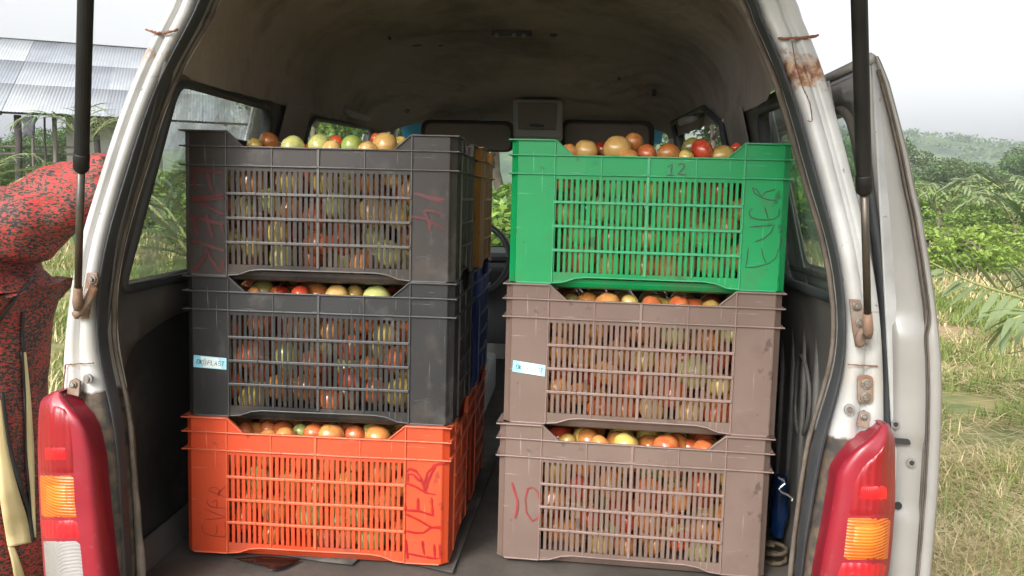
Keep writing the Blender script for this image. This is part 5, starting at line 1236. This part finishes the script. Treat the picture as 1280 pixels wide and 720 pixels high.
# left and ahead of the van
ahead = [(-45,41,.62,1,'behind the shed, far left'),(-5,44,.66,3,'behind the thick shed post'),(32,40,.6,0,'behind the hanging cloth of the shed'),(66,43,.64,1,'behind the pale shed post'),(100,46,.66,3,'behind the left gas strut'),(140,42,.6,0,'behind the white shed wall'),(250,52,.62,0,'seen low through the left rear window'),
         (392,24,.9,2,'seen through the front side window, left part'),(440,27,1.0,2,'seen through the front side window, right part'),(500,22,1.0,0,'hidden behind the sun visor'),(560,19,1.0,2,'ahead of the windscreen, left'),(620,17,.9,2,'ahead of the windscreen in the gap between the crates'),(700,20,1.0,0,'ahead of the windscreen, centre'),(790,24,1.1,2,'ahead of the windscreen, right'),(884,30,1.0,0,'seen through the small right window'),(925,42,1.1,1,'behind the right rear window')]
for i, (u, D, s, k, wh_) in enumerate(ahead):
    x, y = at_u(u, D); plant_thing('tree', 'tree', '%s %s' % (tk[k], wh_), 'trees around the van', x, y, s, rnd.uniform(0, 6), TREE[k], TRK[i % 3])
for i, (u, D, s, k) in enumerate([(-20,28,1.3,0),(10,30,1.2,1),(35,27,1.1,0),(60,32,1.3,2),(90,36,1.3,0),(130,30,1.2,1),(180,26,1.2,0),(240,20,1.1,0),(300,22,1.2,1),(600,12,.9,0),(625,11,.85,0),(650,13,1.0,1)]):
    x, y = at_u(u, D); plant_thing('bush', 'bush', '%s %s, %s counted from the left' % (kinds[k], 'in the field behind the shed' if u < 150 else 'beyond the left rear window' if u < 400 else 'ahead of the windscreen', ORD[i]), 'bushes beyond the shed', x, y, s, rnd.uniform(0, 6), BUSH[k], STM[i % 2], .9, 'stem')
# low leafy plants between field and bushes
for i in range(26):
    u = rnd.uniform(1125, 1300); D = rnd.uniform(17, 30); x, y = at_u(u, D)
    plant_thing('leafy_plant', 'plant', 'bright leafy plant before the bushes, %s from the door in the %s part' % (ORD[i % 13], 'nearer' if i < 13 else 'farther'), 'leafy plants in the field', x, y, rnd.uniform(.7, 1.2), rnd.uniform(0, 6), PLANT[i % 3], STM[i % 2], .8, 'stem')

# ---- palm fronds
M['frond'] = leaf_mat('palm_leaf', (.07, .13, .055), (.12, .19, .08), 2, .25); M['frond2'] = leaf_mat('palm_leaf_pale', (.15, .20, .09), (.22, .27, .13), 2, .25); M['rachis'] = pm('rachis', (.20, .22, .07), (.26, .26, .10), 8, .6)
def frond(parent, pts, leng, n, mat, droop=.5, seed=0, wid=.017, up=Vector((0, 0, 1)), lift=0):
    r_ = random.Random(seed); q = smooth_curve(pts, 40); m = MB(); m.tube(q, [.010*(1-i/44)+.002 for i in range(40)], 6); f0 = m.build('frond', M['rachis'], parent, smooth=True)
    for k in range(n):
        t = .12+.86*k/n; i = min(38, int(t*39)); p = q[i]; tan = (q[i+1]-q[i]).normalized()
        for s in (-1, 1):
            side = tan.cross(up).normalized()*s
            L_ = leng*math.sin(math.pi*min(1, .25+t*.72))**.7*r_.uniform(.8, 1.1); d = (side*(.8-.5*abs(lift))+tan*(.55+.5*t)+up*(r_.uniform(-.1, .5)+lift*s)).normalized()
            pp_ = [p]; dd = d.copy()
            for j in range(4): dd = (dd+Vector((0, 0, -droop*.28*r_.uniform(.6, 1.4)))).normalized(); pp_.append(pp_[-1]+dd*L_/4)
            w_ = [.35, 1, .9, .6, .05]; ww = dd.cross(side.cross(dd)).normalized(); nn = d.cross(Vector((0, 0, 1))).normalized(); nn = (nn+Vector((0, 0, .5*r_.uniform(-1, 1)))).normalized()
            mm = MB(); mm.loft([[pp_[j]-nn*wid*w_[j], pp_[j]+Vector((0, 0, -.004)), pp_[j]+nn*wid*w_[j]] for j in range(5)]); mm.build('leaflet', mat, f0, smooth=True)
palm_base = P(1345, 560, z=0)
yp = P(1290, 520, z=0).y
palm = tag(empty('oil_palm', (0, 0, 0)), 'young oil palm at the right edge whose grey-green fronds reach into view', 'palm')
YB = 3.1
pbx = P(1350, 400, y=YB).x
basep = Vector((pbx, YB, .25))
frond(palm, [basep, P(1330, 400, y=YB), P(1290, 377, y=YB-.05), P(1240, 361, y=YB-.1), P(1202, 347, y=YB-.1), P(1162, 327, y=YB-.1)], .30, 15, M['frond2'], .22, 1, .021, lift=.95)
frond(palm, [basep, P(1335, 300, y=YB+.2), P(1310, 300, y=YB+.3), P(1285, 275, y=YB+.3), P(1255, 240, y=YB+.3), P(1228, 222, y=YB+.3)], .30, 14, M['frond'], .4, 2, lift=.5)
frond(palm, [basep, P(1330, 370, y=YB+.6), P(1300, 350, y=YB+.7), P(1262, 330, y=YB+.7)], .34, 10, M['frond2'], .7, 3, .02)
frond(palm, [basep, P(1335, 420, y=YB-.3), P(1300, 395, y=YB-.4), P(1268, 398, y=YB-.4), P(1250, 420, y=YB-.4)], .30, 11, M['frond2'], .9, 4, .018)
frond(palm, [basep, P(1400, 250, y=YB), P(1440, 150, y=YB), P(1500, 140, y=YB)], .4, 9, M['frond'], .5, 5)
m = MB(); m.tube([(pbx, YB, 0), (pbx, YB, .32)], [.10, .07], 10); m.build('trunk', M['bark'], palm, smooth=True)
# palm near the shed and one outside the left rear window
for (u, y, h, lab, seed, nf) in ((108, 19.0, 2.3, 'small palm with arching fronds in front of the white shed wall', 7, 7), (262, 3.4, .85, 'palm outside the left rear window, fronds showing through the dusty glass', 17, 7), (-25, 14.5, 1.3, 'small green palm below the shed roof at the far left edge', 27, 5)):
    b0 = P(u, 200, y=y); pl = tag(empty('palm', (0, 0, 0)), lab, 'palm'); s = y/14 if y > 5 else .38
    bp_ = Vector((b0.x, y, h))
    m = MB(); m.tube([(b0.x, y, 0), (b0.x+.03, y, h*.5), (b0.x, y, h)], [(.12 if y > 5 else .03), (.09 if y > 5 else .025), (.08 if y > 5 else .02)], 9); m.build('trunk', M['bark'], pl, smooth=True)
    r_ = random.Random(seed)
    for k in range(nf):
        a = k*2*math.pi/nf+r_.uniform(-.3, .3); Lf = (1.5 if y > 5 else 1.6)*max(1, s)*r_.uniform(.8, 1.1); dx, dy = math.cos(a), math.sin(a)
        frond(pl, [bp_, bp_+Vector((dx*.25*Lf, dy*.25*Lf, .32*Lf)), bp_+Vector((dx*.6*Lf, dy*.6*Lf, .42*Lf)), bp_+Vector((dx*.95*Lf, dy*.95*Lf, .18*Lf))], .33*Lf, 13, M['frond'] if k % 2 else M['frond2'], .6, seed*10+k, .015*max(1, s))

for (u, D, h, lab, seed) in ((1172, 27, 1.1, 'low palm among the scrub nearest the open van door', 41), (1238, 31, 1.5, 'taller far palm above the reaching palm frond', 43), (1268, 24, .9, 'pale palm at the right edge in the scrub', 47)):
    x, y = at_u(u, D); pl = tag(empty('palm', (0, 0, 0)), lab, 'palm'); bp_ = Vector((x, y, h)); m = MB(); m.tube([(x, y, 0), bp_], [.07, .05], 8); m.build('trunk', M['bark'], pl, smooth=True); r_ = random.Random(seed)
    for k in range(8):
        a = k*2*math.pi/8+r_.uniform(-.3, .3); Lf = 2.0*r_.uniform(.8, 1.15); dx, dy = math.cos(a), math.sin(a)
        frond(pl, [bp_, bp_+Vector((dx*.25*Lf, dy*.25*Lf, .38*Lf)), bp_+Vector((dx*.6*Lf, dy*.6*Lf, .50*Lf)), bp_+Vector((dx*.95*Lf, dy*.95*Lf, .25*Lf))], .6, 13, M['frond2'], .6, seed*10+k, .035)
# ---- grass
M['straw'] = pm('dry_straw', (.40, .31, .15), (.52, .43, .24), 2.5, .8); M['gg'] = leaf_mat('green_grass', (.13, .20, .04), (.22, .28, .07), 1.5, .3); M['gd'] = leaf_mat('dull_grass', (.20, .21, .07), (.30, .28, .11), 1.5, .3)
def grass(name, n, areas, hmin, hmax, lean, mats, probs, seed, label, flat=0, wid=.0022):
    rng = np.random.default_rng(seed); X, Y = [], []
    for (x0, x1, y0, y1, fr_, pw) in areas:
        k = int(n*fr_); t = rng.uniform(0, 1, k)**pw; yy = y0+(y1-y0)*t; xx = x0+(x1-x0)*rng.uniform(0, 1, k); X.append(xx); Y.append(yy)
    X = np.concatenate(X); Y = np.concatenate(Y)
    # clumping
    cl = np.array([noise.noise(Vector((a*1.3, b_*1.3, seed*3.1))) for a, b_ in zip(X, Y)]); keep = rng.uniform(-.45, .5, len(X)) < cl*1.3+.16; X, Y, cl = X[keep], Y[keep], cl[keep]; n = len(X)
    dist = np.sqrt(X**2+(Y+1.4)**2); h = rng.uniform(hmin, hmax, n)*(1+.5*cl); a = rng.uniform(0, 2*np.pi, n); ln = np.abs(rng.normal(lean, lean*.5, n)); d = np.stack([np.cos(a), np.sin(a)], 1); wdt = wid*np.clip(dist/3.5, 1, 6)
    p0 = np.stack([X, Y, np.zeros(n)], 1); p0[:, 2] += rng.uniform(0, flat, n) if flat else 0
    s = np.stack([-d[:, 1], d[:, 0], np.zeros(n)], 1)*wdt[:, None]
    def pt(t): return p0+np.concatenate([d*(ln*h*t**1.6)[:, None], (h*t*(1-.25*ln*t*(1 if not flat else .9)))[:, None]*(1 if not flat else .35)], 1)
    a0, a1, a2 = pt(0), pt(.55), pt(1.0)
    v = np.stack([a0-s, a0+s, a1-s*.8, a1+s*.8, a2-s*.15, a2+s*.15], 1).reshape(-1, 3); i0 = np.arange(n)*6
    f = np.concatenate([np.stack([i0, i0+1, i0+3, i0+2], 1), np.stack([i0+2, i0+3, i0+5, i0+4], 1)]); pn = np.array([noise.noise(Vector((a_*.55, b_*.35, 4.7)))+.5*noise.noise(Vector((a_*2.1, b_*1.6, 9.1))) for a_, b_ in zip(X, Y)]); uu = rng.uniform(0, 1, n)+pn*.75
    cum = np.cumsum(probs); mi = np.clip(np.searchsorted(cum, np.clip(uu, 0, .999)), 0, len(mats)-1); mi = np.concatenate([mi, mi])
    tag(link(name, np_mesh(name, v, f, mats, mi)), label, 'grass', None, 'stuff')
RA_ = [(1.0, 3.6, -.3, 5, .24, 1.0), (1.5, 7.5, 5, 14, .48, 1.2), (-5.5, -1.0, .5, 9, .16, 1.0), (-9, -2, 9, 16, .12, 1.0)]
grass('green_grass', 150000, RA_, .04, .16, .7, [M['gg'], M['gd'], M['straw']], [.60, .28, .12], 3, 'green and dull grass blades growing in the field around the van')
grass('dry_grass', 56000, [(1.0, 3.2, -.3, 3.4, .76, 1.0), (1.5, 6.0, 3.4, 9, .24, 1.2)], .12, .28, 1.7, [M['straw'], M['gd']], [.85, .15], 4, 'flattened dry straw grass lying over the ground right of the van', flat=.05, wid=.0017)
grass('tall_grass', 40000, [(3, 20, 14, 34, .55, 1.0), (-14, -2, 14, 30, .45, 1.0)], .08, .26, .6, [M['gg'], M['gd'], M['straw']], [.4, .4, .2], 6, 'taller tufted grass in the farther part of the field', wid=.0025)

# ---- haze
m = MB(); m.box(-560, 900, -70, 700, -16, 62)
hm = bpy.data.materials.new('haze_air'); hm.use_nodes = True; hm.node_tree.nodes.clear(); pv = hm.node_tree.nodes.new('ShaderNodeVolumePrincipled'); pv.inputs['Color'].default_value = (.86, .92, 1, 1); pv.inputs['Density'].default_value = .0009; pv.inputs['Anisotropy'].default_value = .2
ho = hm.node_tree.nodes.new('ShaderNodeOutputMaterial'); hm.node_tree.links.new(pv.outputs[0], ho.inputs['Volume'])
tag(m.build('haze', hm), 'thin pale haze in the air over the valley', None, None, 'stuff')
print('tomatoes', TC[0], 'tris', sum(len(o.data.polygons) for o in bpy.data.objects if o.type == 'MESH'))
